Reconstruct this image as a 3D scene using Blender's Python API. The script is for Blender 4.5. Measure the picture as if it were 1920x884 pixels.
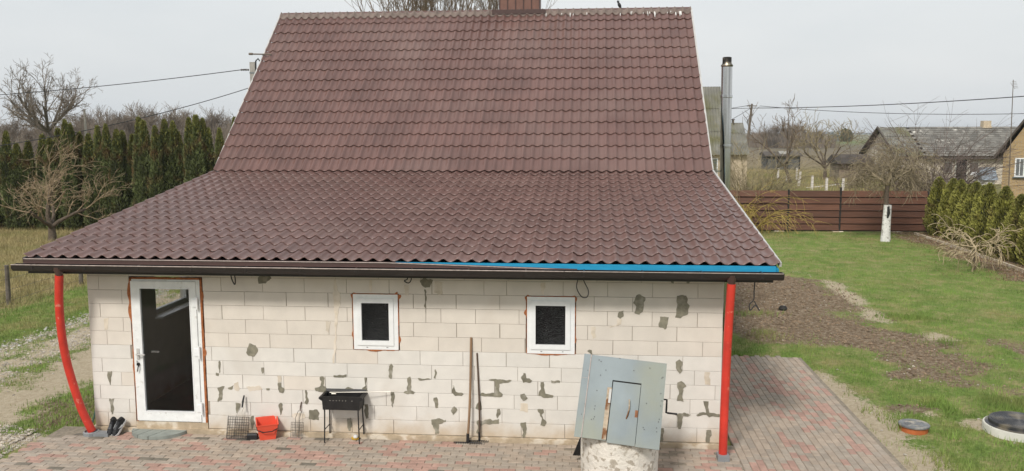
import bpy, math, random
import numpy as np
from mathutils import Vector, Matrix, Euler
for o in list(bpy.data.objects): bpy.data.objects.remove(o)
S = bpy.context.scene
COL = S.collection
PI = math.pi
rng = np.random.default_rng(7)
random.seed(7)

# ------------------------------------------------------------------ camera
CAM = (0.6307, -11.4226, 4.2007)
FPX, YAW, PITCH, ROLL = 1601.68, 0.0878, 0.1194, -0.0022
def cam_axes():
    cy, sy, cp, sp = math.cos(YAW), math.sin(YAW), math.cos(PITCH), math.sin(PITCH)
    f = Vector((-sy*cp, cy*cp, -sp)); r = Vector((cy, sy, 0)); u = r.cross(f)
    cr, sr = math.cos(ROLL), math.sin(ROLL)
    return cr*r+sr*u, -sr*r+cr*u, f
AX_R, AX_U, AX_F = cam_axes()
cd = bpy.data.cameras.new('camera'); cam = bpy.data.objects.new('camera', cd); COL.objects.link(cam)
cam.matrix_world = Matrix(((AX_R.x, AX_U.x, -AX_F.x, CAM[0]), (AX_R.y, AX_U.y, -AX_F.y, CAM[1]), (AX_R.z, AX_U.z, -AX_F.z, CAM[2]), (0, 0, 0, 1)))
cd.sensor_width = 36; cd.lens = 36*FPX/1920; cd.clip_start = .1; cd.clip_end = 9000
S.camera = cam
S.render.resolution_x, S.render.resolution_y = 1024, 471

# ------------------------------------------------------------------ sky, sun, exposure
SUN_DIR = Vector((-0.24, -0.66, 0.70)).normalized()      # towards the sun
elev = math.asin(SUN_DIR.z); azim = math.atan2(SUN_DIR.x, SUN_DIR.y)
W = bpy.data.worlds.new('World'); S.world = W; W.use_nodes = True
nt = W.node_tree; nt.nodes.clear()
out = nt.nodes.new('ShaderNodeOutputWorld'); bg = nt.nodes.new('ShaderNodeBackground')
sky = nt.nodes.new('ShaderNodeTexSky'); sky.sky_type = 'NISHITA'; sky.sun_disc = False
sky.sun_elevation = elev; sky.sun_rotation = azim; sky.dust_density = 4; sky.air_density = 1.5
tc = nt.nodes.new('ShaderNodeTexCoord'); mp = nt.nodes.new('ShaderNodeMapping'); mp.inputs['Scale'].default_value = (1, 1, 3.5)
nz = nt.nodes.new('ShaderNodeTexNoise'); nz.inputs['Scale'].default_value = 1.6; nz.inputs['Detail'].default_value = 7
cr = nt.nodes.new('ShaderNodeValToRGB')
cr.color_ramp.elements[0].position = .3; cr.color_ramp.elements[0].color = (5.6, 6.0, 6.3, 1)
cr.color_ramp.elements[1].position = .7; cr.color_ramp.elements[1].color = (6.9, 7.05, 7.15, 1)
mx = nt.nodes.new('ShaderNodeMix'); mx.data_type = 'RGBA'; mx.inputs['Factor'].default_value = .9
L = nt.links.new
L(tc.outputs['Generated'], mp.inputs['Vector']); L(mp.outputs[0], nz.inputs['Vector']); L(nz.outputs['Fac'], cr.inputs['Fac'])
L(sky.outputs['Color'], mx.inputs['A']); L(cr.outputs['Color'], mx.inputs['B'])
L(mx.outputs['Result'], bg.inputs['Color']); bg.inputs['Strength'].default_value = .093
L(bg.outputs[0], out.inputs[0])
sl = bpy.data.lights.new('sun', 'SUN'); so = bpy.data.objects.new('sun', sl); COL.objects.link(so)
sl.energy = 2.2; sl.angle = math.radians(10); sl.color = (1, .955, .89)
so.rotation_euler = SUN_DIR.to_track_quat('Z', 'Y').to_euler()
S.view_settings.view_transform = 'Standard'; S.view_settings.look = 'None'
S.view_settings.exposure = 0.42; S.view_settings.gamma = 1
S.render.engine = 'CYCLES'

# ------------------------------------------------------------------ helpers
def ray(px, py):
    return AX_R*((px-960)/FPX) - AX_U*((py-442)/FPX) + AX_F
def at(px, py, Y):                # world point seen at a photo pixel, on the plane at depth Y
    d = ray(px, py); return Vector(CAM) + d*((Y-CAM[1])/d.y)
def gnd(px, py, z=-.09):          # world point seen at a photo pixel, on level ground
    d = ray(px, py); return Vector(CAM) + d*((z-CAM[2])/d.z)

def srgb(r, g, b):
    f = lambda c: (c/255/12.92) if c/255 <= .04045 else ((c/255+.055)/1.055)**2.4
    return (f(r), f(g), f(b))

def M(name, col, rough=.8, var=.15, scale=6, detail=5, bump=0, bscale=40, metal=0, rnd=0, spec=.4,
      col2=None, s2=2, t2=(.5, .6), coord='P', stretch=None, attr=None):
    m = bpy.data.materials.new(name); m.use_nodes = True
    n = m.node_tree.nodes; l = m.node_tree.links.new
    b = n['Principled BSDF']
    b.inputs['Roughness'].default_value = rough; b.inputs['Metallic'].default_value = metal
    b.inputs['Specular IOR Level'].default_value = spec
    if coord == 'P':
        g = n.new('ShaderNodeNewGeometry'); co = g.outputs['Position']
    else:
        g = n.new('ShaderNodeTexCoord'); co = g.outputs['Object']
    if stretch:
        mpn = n.new('ShaderNodeMapping'); mpn.inputs['Scale'].default_value = stretch; l(co, mpn.inputs[0]); co = mpn.outputs[0]
    t = n.new('ShaderNodeTexNoise'); t.inputs['Scale'].default_value = scale; t.inputs['Detail'].default_value = detail
    l(co, t.inputs['Vector'])
    r = n.new('ShaderNodeValToRGB')
    r.color_ramp.elements[0].position = .3; r.color_ramp.elements[1].position = .7
    r.color_ramp.elements[0].color = tuple(c*(1-var) for c in col)+(1,)
    r.color_ramp.elements[1].color = tuple(min(1, c*(1+var)) for c in col)+(1,)
    l(t.outputs['Fac'], r.inputs['Fac']); c = r.outputs['Color']
    if col2:
        t2n = n.new('ShaderNodeTexNoise'); t2n.inputs['Scale'].default_value = s2; t2n.inputs['Detail'].default_value = 6
        l(co, t2n.inputs['Vector'])
        r2 = n.new('ShaderNodeMapRange'); r2.inputs['From Min'].default_value = t2[0]; r2.inputs['From Max'].default_value = t2[1]
        l(t2n.outputs['Fac'], r2.inputs['Value'])
        mm = n.new('ShaderNodeMix'); mm.data_type = 'RGBA'; mm.inputs['B'].default_value = (*col2, 1)
        l(r2.outputs[0], mm.inputs['Factor']); l(c, mm.inputs['A']); c = mm.outputs['Result']
    if rnd:
        oi = n.new('ShaderNodeObjectInfo'); ge = n.new('ShaderNodeNewGeometry')
        ad = n.new('ShaderNodeMath'); ad.operation = 'ADD'; l(oi.outputs['Random'], ad.inputs[0]); l(ge.outputs['Random Per Island'], ad.inputs[1])
        fr = n.new('ShaderNodeMath'); fr.operation = 'FRACT'; l(ad.outputs[0], fr.inputs[0])
        mr = n.new('ShaderNodeMapRange'); mr.inputs['To Min'].default_value = 1-rnd; mr.inputs['To Max'].default_value = 1+rnd
        l(fr.outputs[0], mr.inputs['Value'])
        hs = n.new('ShaderNodeHueSaturation'); l(c, hs.inputs['Color']); l(mr.outputs[0], hs.inputs['Value']); c = hs.outputs['Color']
    l(c, b.inputs['Base Color'])
    if bump:
        tb = n.new('ShaderNodeTexNoise'); tb.inputs['Scale'].default_value = bscale; tb.inputs['Detail'].default_value = 4
        l(co, tb.inputs['Vector'])
        bp = n.new('ShaderNodeBump'); bp.inputs['Strength'].default_value = bump; bp.inputs['Distance'].default_value = .02
        l(tb.outputs['Fac'], bp.inputs['Height']); l(bp.outputs[0], b.inputs['Normal'])
    return m

class MB:
    """collects shapes; build() links them as ONE mesh object"""
    def __init__(s): s.v = []; s.f = []; s.mi = []; s.cur = 0
    def add(s, vs, fs):
        o = len(s.v); s.v += [tuple(v) for v in vs]; s.f += [tuple(i+o for i in f) for f in fs]; s.mi += [s.cur]*len(fs); return s
    def box(s, x0, x1, y0, y1, z0, z1, mat=None):
        vs = [Vector((x, y, z)) for x in (x0, x1) for y in (y0, y1) for z in (z0, z1)]
        if mat is not None: vs = [mat @ v for v in vs]
        return s.add(vs, [(0, 1, 3, 2), (4, 6, 7, 5), (0, 4, 5, 1), (2, 3, 7, 6), (0, 2, 6, 4), (1, 5, 7, 3)])
    def chamfer(s, x0, x1, y0, y1, z0, z1, c, face='-y'):
        """box with one chamfered face"""
        if face == '-y':
            vs = [(x0, y1, z0), (x1, y1, z0), (x1, y1, z1), (x0, y1, z1), (x0, y0+c, z0), (x1, y0+c, z0), (x1, y0+c, z1), (x0, y0+c, z1),
                  (x0+c, y0, z0+c), (x1-c, y0, z0+c), (x1-c, y0, z1-c), (x0+c, y0, z1-c)]
        else:
            vs = [(x0, y0, z0), (x0, y1, z0), (x1, y1, z0), (x1, y0, z0), (x0, y0, z1-c), (x0, y1, z1-c), (x1, y1, z1-c), (x1, y0, z1-c),
                  (x0+c, y0+c, z1), (x0+c, y1-c, z1), (x1-c, y1-c, z1), (x1-c, y0+c, z1)]
        fs = [(0, 1, 2, 3)] + [(i, 4+i, 4+(i+1) % 4, (i+1) % 4) for i in range(4)] + [(4+i, 8+i, 8+(i+1) % 4, 4+(i+1) % 4) for i in range(4)] + [(8, 11, 10, 9)]
        return s.add(vs, fs)
    def tube(s, pts, rad, n=8, cap=True):
        pts = [Vector(p) for p in pts]
        if not hasattr(rad, '__len__'): rad = [rad]*len(pts)
        rings = []; up = None
        for i, p in enumerate(pts):
            d = (pts[min(i+1, len(pts)-1)] - pts[max(i-1, 0)]).normalized()
            if up is None: up = Vector((0, 0, 1)) if abs(d.z) < .9 else Vector((1, 0, 0))
            a = d.cross(up).normalized(); bb = a.cross(d).normalized(); up = bb
            rings.append([p + (a*math.cos(2*PI*k/n)+bb*math.sin(2*PI*k/n))*rad[i] for k in range(n)])
        vs = [v for r in rings for v in r]
        fs = [(i*n+k, i*n+(k+1) % n, (i+1)*n+(k+1) % n, (i+1)*n+k) for i in range(len(pts)-1) for k in range(n)]
        if cap: fs += [tuple(range(n))[::-1], tuple((len(pts)-1)*n+k for k in range(n))]
        return s.add(vs, fs)
    def lathe(s, prof, c=(0, 0, 0), n=24, mat=None, cap=True):
        vs = []
        for r, z in prof:
            for k in range(n):
                v = Vector((r*math.cos(2*PI*k/n), r*math.sin(2*PI*k/n), z))
                if mat is not None: v = mat @ v
                vs.append(v+Vector(c))
        fs = [(i*n+k, i*n+(k+1) % n, (i+1)*n+(k+1) % n, (i+1)*n+k) for i in range(len(prof)-1) for k in range(n)]
        if cap: fs += [tuple(range(n))[::-1], tuple((len(prof)-1)*n+k for k in range(n))]
        return s.add(vs, fs)
    def prism(s, poly, axis, a, b):
        """poly: 2D points; axis 'x','y','z' is the extrusion axis, from a to b"""
        def p3(u, v, w): return {'x': (w, u, v), 'y': (u, w, v), 'z': (u, v, w)}[axis]
        n = len(poly)
        vs = [p3(u, v, a) for u, v in poly]+[p3(u, v, b) for u, v in poly]
        return s.add(vs, [tuple(range(n)), tuple(range(2*n-1, n-1, -1))]+[(i, n+i, n+(i+1) % n, (i+1) % n) for i in range(n)])
    def build(s, name, mats, parent=None, smooth=False, fixn=True):
        me = bpy.data.meshes.new(name); me.from_pydata(s.v, [], s.f)
        mats = mats if isinstance(mats, (list, tuple)) else [mats]
        for m in mats: me.materials.append(m)
        if any(s.mi): me.polygons.foreach_set('material_index', s.mi)
        if fixn:
            import bmesh
            bm = bmesh.new(); bm.from_mesh(me); bmesh.ops.recalc_face_normals(bm, faces=bm.faces); bm.to_mesh(me); bm.free()
        if smooth:
            me.polygons.foreach_set('use_smooth', [True]*len(me.polygons))
            try: me.set_sharp_from_angle(angle=math.radians(40))
            except Exception: pass
        me.update()
        return link(name, me, parent)

def link(name, me, parent=None):
    o = bpy.data.objects.new(name, me); COL.objects.link(o)
    if parent is not None: o.parent = parent
    return o
def put(name, me, mat4, parent):
    """child whose world matrix is mat4 (its parent sits unrotated at parent.location)"""
    o = link(name, me, parent); o.matrix_parent_inverse = Matrix.Translation(-world_loc(parent)); o.matrix_basis = mat4; return o
def world_loc(o):
    v = Vector((0, 0, 0))
    while o is not None: v = v + o.location; o = o.parent
    return v
def tag(o, label=None, cat=None, group=None, kind=None):
    if label: o['label'] = label
    if cat: o['category'] = cat
    if group: o['group'] = group
    if kind: o['kind'] = kind
    return o
def thing(name, label, cat, group=None, loc=(0, 0, 0), rz=0):
    o = link(name, None); o.location = loc; o.rotation_euler = (0, 0, rz); return tag(o, label, cat, group)
def copy_tree(o, parent=None):
    c = o.copy(); COL.objects.link(c)
    if parent is not None: c.parent = parent
    for ch in list(o.children): copy_tree(ch, c)
    return c
def np_mesh(name, V, F, mats, mi=None, smooth=False, col=None):
    """fast mesh from arrays; F is (n,k)"""
    V = np.asarray(V, np.float32); F = np.asarray(F, np.int32); k = F.shape[1]
    me = bpy.data.meshes.new(name); me.vertices.add(len(V)); me.vertices.foreach_set('co', V.ravel())
    me.loops.add(F.size); me.loops.foreach_set('vertex_index', F.ravel())
    me.polygons.add(len(F)); me.polygons.foreach_set('loop_start', np.arange(0, F.size, k, dtype=np.int32))
    try: me.polygons.foreach_set('loop_total', np.full(len(F), k, np.int32))
    except Exception: pass
    for m in (mats if isinstance(mats, (list, tuple)) else [mats]): me.materials.append(m)
    if mi is not None: me.polygons.foreach_set('material_index', np.asarray(mi, np.int32))
    me.polygons.foreach_set('use_smooth', np.full(len(F), smooth, bool))
    me.update(calc_edges=True)
    if col is not None:
        ca = me.color_attributes.new('zone', 'FLOAT_COLOR', 'POINT'); ca.data.foreach_set('color', np.asarray(col, np.float32).ravel())
    me.validate()
    return me
def vnoise(x, y, seed=0, oct=4, f=1.0):
    """value noise on arrays, roughly -1..1"""
    r = np.random.default_rng(seed); T = r.random((256, 256))*2-1
    tot = np.zeros_like(x, float); a = 1; fs = f; n = 0
    for o in range(oct):
        X = x*fs+o*17.3; Y = y*fs+o*9.1
        i = np.floor(X).astype(int); j = np.floor(Y).astype(int); u = X-i; v = Y-j
        u = u*u*(3-2*u); v = v*v*(3-2*v)
        g = lambda a_, b_: T[a_ % 256, b_ % 256]
        tot += a*((g(i, j)*(1-u)+g(i+1, j)*u)*(1-v)+(g(i, j+1)*(1-u)+g(i+1, j+1)*u)*v)
        n += a; a *= .5; fs *= 2
    return tot/n

# ------------------------------------------------------------------ materials
mt_roof = M('roof_brown', (.140, .076, .064), rough=.30, var=.14, scale=1.3, rnd=.08, spec=.5, bump=.05, bscale=60, col2=(.165, .10, .085), s2=.7, t2=(.5, .75))
mt_roof_e = M('trim_brown', (.070, .038, .033), rough=.4, var=.1, spec=.5)
mt_gut = M('gutter_brown', (.018, .013, .012), rough=.45, var=.15, spec=.5)
mt_lip = M('pale_lip', (.33, .27, .24), rough=.5, var=.25, scale=20)  # paler tone for gutter lip, flashing edge and hood seams
mt_blue = M('blue_board', (.016, .285, .50), rough=.5, var=.12, scale=5, stretch=(1, 1, 6))
mt_white_trim = M('white_trim', (.46, .45, .43), rough=.5, var=.12)
mt_block_w = M('block_cream', (.665, .61, .54), rough=.9, var=.05, scale=4, rnd=.035, bump=.12, bscale=90, col2=(.60, .53, .45), s2=1.1, t2=(.58, .78))
mt_block_c = M('block_white', (.69, .66, .61), rough=.9, var=.05, scale=5, rnd=.04, bump=.12, bscale=90, col2=(.62, .58, .52), s2=1.3, t2=(.56, .78), stretch=None)
def splash(m):          # earth splashed up along the foot of the wall
    n = m.node_tree.nodes; l = m.node_tree.links.new; b = n['Principled BSDF']; src = b.inputs['Base Color'].links[0].from_socket
    g = n.new('ShaderNodeNewGeometry'); s = n.new('ShaderNodeSeparateXYZ'); l(g.outputs['Position'], s.inputs[0])
    t = n.new('ShaderNodeTexNoise'); t.inputs['Scale'].default_value = 3.5; t.inputs['Detail'].default_value = 7; l(g.outputs['Position'], t.inputs['Vector'])
    a = n.new('ShaderNodeMath'); a.operation = 'MULTIPLY_ADD'; l(t.outputs['Fac'], a.inputs[0]); a.inputs[1].default_value = -.55; l(s.outputs['Z'], a.inputs[2])
    r = n.new('ShaderNodeMapRange'); r.inputs['From Min'].default_value = -.02; r.inputs['From Max'].default_value = -.30; r.inputs['To Max'].default_value = .75; l(a.outputs[0], r.inputs[0])
    x = n.new('ShaderNodeMix'); x.data_type = 'RGBA'; l(r.outputs[0], x.inputs['Factor']); l(src, x.inputs['A']); x.inputs['B'].default_value = (.46, .355, .235, 1); l(x.outputs['Result'], b.inputs['Base Color'])
splash(mt_block_c)
mt_joint = M('joint_grey', (.33, .29, .24), rough=.95, var=.2)
mt_mortar = M('mortar_grey', (.215, .20, .15), rough=.95, var=.22, scale=14, bump=.4, bscale=60, rnd=.12, col2=(.34, .32, .27), s2=7, t2=(.55, .72))
mt_stain = M('stain_beige', (.58, .51, .41), rough=.95, var=.14, scale=9, rnd=.08, col2=(.68, .61, .52), s2=6, t2=(.42, .62))
mt_plinth = M('plinth_concrete', (.46, .37, .26), rough=.95, var=.25, scale=5, bump=.5, bscale=20, col2=(.62, .55, .45), s2=5, t2=(.5, .6))
mt_pvc = M('white_pvc', (.80, .81, .81), rough=.35, var=.04, scale=12, spec=.5)
mt_pvc_dirty = M('splashed_pvc', (.79, .80, .79), rough=.4, var=.06, scale=9, col2=(.62, .61, .58), s2=16, t2=(.6, .75))
mt_foam = M('foam_orange', (.36, .125, .045), rough=.9, var=.3, scale=30, bump=.6, bscale=50)
mt_steel = M('flue_steel', (.50, .50, .495), rough=.16, var=.45, scale=13, detail=3, metal=1, stretch=(1, 1, .03), coord='P')  # upright light and dark streaks in the colour stand in for reflections
mt_soot = M('sooty_steel', (.32, .28, .22), rough=.4, var=.3, scale=6, metal=1, col2=(.05, .045, .04), s2=4, t2=(.5, .62))
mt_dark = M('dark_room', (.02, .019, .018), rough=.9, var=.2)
mt_black = M('black_iron', (.016, .015, .015), rough=.5, var=.3, scale=10, bump=.2)
mt_blackp = M('black_plastic', (.018, .018, .019), rough=.45, var=.15)
mt_red = M('red_pipe', (.58, .042, .026), rough=.42, var=.16, scale=5, spec=.45, col2=(.66, .20, .14), s2=11, t2=(.64, .70))
mt_bucket = M('bucket_red', (.74, .095, .05), rough=.4, var=.06, spec=.45)
mt_grey = M('grey_plastic', (.22, .23, .24), rough=.6, var=.15)
mt_zinc = M('zinc_sheet', (.150, .178, .188), rough=.5, var=.12, scale=2.2, metal=.25, spec=.4, col2=(.175, .185, .145), s2=1.2, t2=(.45, .7), bump=.1, bscale=6)
mt_rust = M('rusty_wood', (.42, .34, .25), rough=.85, var=.3, scale=14, col2=(.17, .075, .03), s2=7, t2=(.5, .6))
mt_limed = M('limed_concrete', (.68, .64, .57), rough=.95, var=.12, scale=6, bump=.7, bscale=25, col2=(.40, .355, .29), s2=13, t2=(.53, .60))
mt_wood = M('tool_wood', (.24, .15, .085), rough=.7, var=.25, scale=12, stretch=(1, 1, .15))
mt_darkwood = M('tool_wood_dark', (.085, .055, .038), rough=.7, var=.3, scale=12, stretch=(1, 1, .15))
mt_wire = M('grill_wire', (.12, .11, .10), rough=.45, var=.3, metal=.6)
mt_wire_pale = M('grill_wire_bright', (.55, .52, .46), rough=.4, var=.25, metal=.7)
mt_slab = M('slab_grey', (.25, .27, .245), rough=.85, var=.12, scale=9, bump=.25, bscale=50)
mt_shoe = M('shoe_black', (.012, .012, .014), rough=.7, var=.3)
mt_sole = M('shoe_white', (.62, .62, .62), rough=.6, var=.05)
mt_ps = [M('paver_grey', (.325, .275, .225), rough=.9, var=.14, scale=9, bump=.25, bscale=70, rnd=.08),
         M('paver_red', (.375, .238, .192), rough=.9, var=.14, scale=9, bump=.25, bscale=70, rnd=.08),
         M('paver_tan', (.355, .288, .228), rough=.9, var=.14, scale=9, bump=.25, bscale=70, rnd=.08),
         M('paver_dark', (.165, .145, .115), rough=.9, var=.2, scale=9, bump=.25, bscale=70, rnd=.15)]
mt_sand = M('joint_sand', (.23, .195, .15), rough=.95, var=.25, scale=20, bump=.3)
mt_bark = M('bark_brown', (.11, .085, .062), rough=.95, var=.3, scale=14, bump=.6, bscale=30, coord='O')
mt_bark_grey = M('bark_grey', (.125, .108, .09), rough=.95, var=.25, scale=10, bump=.4, coord='O')
mt_twig = M('twig_brown', (.17, .125, .085), rough=.9, var=.25, scale=3, coord='O')
mt_twig_y = M('twig_olive', (.25, .205, .12), rough=.9, var=.3, scale=3, coord='O', rnd=.2)
mt_twig_p = M('twig_purple', (.135, .100, .085), rough=.9, var=.25, scale=3, coord='O')
mt_twig_far = M('twig_far', (.19, .155, .12), rough=.95, var=.2, scale=.5, coord='O', rnd=.15)
mt_lime = M('whitewash', (.70, .69, .66), rough=.95, var=.15, scale=12, bump=.6, bscale=30, coord='O', col2=(.3, .28, .25), s2=9, t2=(.56, .66))
mt_thuja = M('thuja_dark', (.12, .145, .052), rough=.85, var=.45, scale=1.6, detail=6, coord='O', rnd=.28, col2=(.20, .115, .052), s2=1.0, t2=(.53, .65))
mt_thuja_top = M('thuja_tip', (.20, .20, .05), rough=.85, var=.3, scale=3, coord='O', rnd=.2)
mt_thuja_g = M('thuja_yellowgreen', (.29, .285, .065), rough=.85, var=.4, scale=1.8, detail=6, coord='O', rnd=.25, col2=(.16, .11, .045), s2=1.6, t2=(.54, .66))
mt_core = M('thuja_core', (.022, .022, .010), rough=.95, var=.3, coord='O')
mt_fence = M('fence_brown', (.115, .050, .029), rough=.6, var=.22, scale=3, stretch=(.5, 1, 8), rnd=.16)
mt_fence_e = M('fence_post_dark', (.02, .018, .016), rough=.7, var=.2)
mt_etern = M('corrugated_grey', (.185, .18, .155), rough=.9, var=.25, scale=1.2, col2=(.13, .125, .06), s2=.7, t2=(.45, .65), bump=.2, bscale=8)
mt_slate = M('slate_dark', (.085, .087, .086), rough=.85, var=.25, scale=1.2, col2=(.55, .52, .46), s2=1.5, t2=(.68, .70))
mt_cream = M('cream_wall', (.56, .50, .41), rough=.9, var=.12, scale=3, bump=.2, bscale=6, col2=(.42, .36, .28), s2=.9, t2=(.5, .7))
mt_shed = M('shed_boards', (.105, .105, .098), rough=.9, var=.3, scale=2, stretch=(.3, .3, 7))
mt_tar = M('tar_roof', (.085, .072, .062), rough=.85, var=.25, scale=2)
mt_brickw = M('rough_brick_wall', (.52, .43, .31), rough=.9, var=.2, scale=8)
mt_pole = M('pole_concrete', (.34, .32, .29), rough=.9, var=.15)
mt_polew = M('pole_wood', (.15, .125, .10), rough=.9, var=.2)
mt_cable = M('cable_black', (.03, .03, .032), rough=.7, var=.1)
mt_wpost = M('pale_concrete', (.62, .58, .54), rough=.9, var=.1)
mt_yellow = M('yellow_plastic', (.65, .42, .05), rough=.5, var=.1)
mt_grass = M('grass_blades', (.165, .25, .052), rough=.8, var=.35, scale=1.1, detail=6, rnd=.28, col2=(.28, .26, .10), s2=.7, t2=(.5, .7))
mt_dry = M('dry_grass', (.33, .27, .13), rough=.9, var=.3, scale=1.2, rnd=.25, col2=(.20, .20, .07), s2=.35, t2=(.46, .62))
mt_pebble = M('pebble_pale', (.38, .34, .285), rough=.9, var=.2, rnd=.35)
mt_clod = M('soil_clod', (.20, .145, .095), rough=.95, var=.3, rnd=.3)
mt_lid = M('lid_black', (.045, .046, .05), rough=.42, var=.25, scale=6, col2=(.20, .17, .12), s2=3, t2=(.5, .68))
mt_orange = M('orange_pipe', (.46, .13, .04), rough=.6, var=.25, scale=8)
mt_ring = M('pale_ring', (.56, .55, .49), rough=.8, var=.15, scale=4)

def glass_mat(name, tint=(.02, .02, .02), bumped=False, clear=.9):
    m = bpy.data.materials.new(name); m.use_nodes = True; n = m.node_tree.nodes; l = m.node_tree.links.new; n.clear()
    o = n.new('ShaderNodeOutputMaterial'); t = n.new('ShaderNodeBsdfTransparent'); g = n.new('ShaderNodeBsdfGlossy'); mi = n.new('ShaderNodeMixShader')
    t.inputs['Color'].default_value = (clear, clear, clear, 1); g.inputs['Roughness'].default_value = .02 if not bumped else .07
    f = n.new('ShaderNodeFresnel'); f.inputs['IOR'].default_value = 1.36 if not bumped else 1.38
    if bumped:
        ge = n.new('ShaderNodeNewGeometry'); mp = n.new('ShaderNodeMapping'); mp.inputs['Scale'].default_value = (1, 1, 2.5)
        tb = n.new('ShaderNodeTexNoise'); tb.inputs['Scale'].default_value = 46; bp = n.new('ShaderNodeBump'); bp.inputs['Strength'].default_value = .8; bp.inputs['Distance'].default_value = .04
        l(ge.outputs['Position'], mp.inputs[0]); l(mp.outputs[0], tb.inputs['Vector']); l(tb.outputs['Fac'], bp.inputs['Height']); l(bp.outputs[0], g.inputs['Normal']); l(bp.outputs[0], f.inputs['Normal'])
        # ripples in the pane break its reflection into specks
    l(f.outputs[0], mi.inputs[0]); l(t.outputs[0], mi.inputs[1]); l(g.outputs[0], mi.inputs[2]); l(mi.outputs[0], o.inputs[0])
    return m
mt_glass = glass_mat('clear_glass', clear=.85)
mt_frost = glass_mat('rippled_glass', bumped=True, clear=.25)

# ------------------------------------------------------------------ ground: one fine grid cut into the zones one can see
gx = np.arange(-34, 24.01, .14); gy = np.arange(-9, 36.01, .14)
GX, GY = np.meshgrid(gx, gy); nx, ny = len(gx), len(gy)
n1 = vnoise(GX, GY, 1, 4, .9); n2 = vnoise(GX, GY, 2, 4, .35); n3 = vnoise(GX, GY, 3, 3, 2.6)
def inside(poly):
    """signed distance (positive inside) to a polygon, on the grid"""
    d = np.full(GX.shape, 1e9); ins = np.zeros(GX.shape, bool)
    for (x0, y0), (x1, y1) in zip(poly, poly[1:]+poly[:1]):
        ex, ey = x1-x0, y1-y0; t = np.clip(((GX-x0)*ex+(GY-y0)*ey)/(ex*ex+ey*ey), 0, 1)
        d = np.minimum(d, np.hypot(GX-x0-t*ex, GY-y0-t*ey))
        c = ((y0 > GY) != (y1 > GY)) & (GX < (x1-x0)*(GY-y0)/(y1-y0+1e-12)+x0); ins ^= c
    return np.where(ins, d, -d)
P2 = lambda L: [tuple(gnd(x, y)[:2]) for x, y in L]
dirt = inside([(2.2, 6.2), (3.3, 6.3)] + P2([(1480, 650), (1620, 672), (1760, 730), (1850, 725), (1880, 690), (1760, 640), (1640, 598), (1570, 555), (1530, 520), (1475, 512)]) + [(5.2, 17), (2.2, 17)])
bare = inside([(4.5, 4.9)] + P2([(1500, 690), (1560, 700), (1640, 760), (1700, 800), (1760, 884)]) + [(5.4, -9), (4.4, -9)])
track = inside([(-11.0, -9), (-11.0, 36), (-6.3, 36), (-6.3, -9)])
# zone weights: R grass, G dirt, B sandy/gravel, A dry meadow
sm = lambda x, w: np.clip(x/w*.5+.5, 0, 1)
# trampled patches round the covers
patch = np.clip(vnoise(GX, GY, 31, 4, .75)*3.2-.25, 0, 1)*sm(inside([(4.6, -2), (4.6, 4.5), (9, 7), (12, 3), (12, -2)]), 1.2)
wd = sm(dirt + n1*.8 + n3*.5 + n2*.4, .8)*np.clip(.95+n3*.35+n1*.3, .5, 1)
wb = np.maximum(sm(bare + n1*.5 + n3*.3, .35)*.95, 0)
fr = inside([(-7.4, -9), (-7.4, -.3), (5, -.3), (5, -9)])
xs = GX + n1*.35
ruts = np.exp(-((xs+10.1)/.55)**2)*.8 + np.exp(-((xs+8.55)/.75)**2) + np.exp(-((xs+11.0)/.3)**2)
ruts = np.maximum(ruts, sm(inside([(-12, -9), (-12, -1.6), (-8.2, .3), (-7.2, -.2), (-6.9, -9)]) + n1*.5, .4))
wt = sm(track+n1*.3, .4)*np.clip(ruts*1.1 + n3*.45 - .12, 0, 1)
wb = np.maximum(wb, wt)
fringe = np.exp(-((dirt+.25+n2*.5)/.40)**2)*np.clip(.7+n1*1.2, 0, 1)*(GX > 3.4)*(GY > 6.5+.0*GX)
wb = np.maximum(wb, fringe*.8)
wb = np.maximum(wb, patch*.95*(n2 > -.1)); wd = np.maximum(wd, .62*sm(inside([(-8.3, -.4), (-8.1, 4.5), (-6.3, 4.5), (-6.3, -.4)])+n1*.5, .5)*np.clip(.75+n3, .3, 1)); wd = np.maximum(wd, .45*np.exp(-((xs+9.4)/.45)**2)*np.clip(.6+n3, 0, 1)*(GX > -12)); wd = np.maximum(wd, patch*.85*(n2 <= -.1)+.35*sm(inside([(4.6, -2), (4.6, 4.5), (9, 7), (12, 3), (12, -2)]), 1.5)*np.clip(n1+.35, 0, 1))
wm = sm(-13.6 - GX + n1*.5, .6)                              # dry meadow west of the wire fence
wm = np.maximum(wm, sm(GY-33.5 + n1, 1)*(GX > 2)*.6)
back = sm(-6.5-GX, .5)*sm(GY-14, 3)*.8; wm = np.maximum(wm, back)
wm = np.maximum(wm, np.clip((vnoise(GX, GY, 9, 4, .5)*.9+(GY-18)*.06)-.25, 0, 1)*(GX > 3)*.65)
leafy = inside([(13, 14), (13.6, 27), (18, 27), (18, 14)]); wd = np.maximum(wd, sm(leafy+n1*.6, .5)*.8)
GZ = -.09 + n2*.03*np.clip(np.hypot(GX+2, GY+1)/14-.25, 0, 1) + wd*(.02+.05*n3+.04*n1) - wt*.02 + n3*.006
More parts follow.
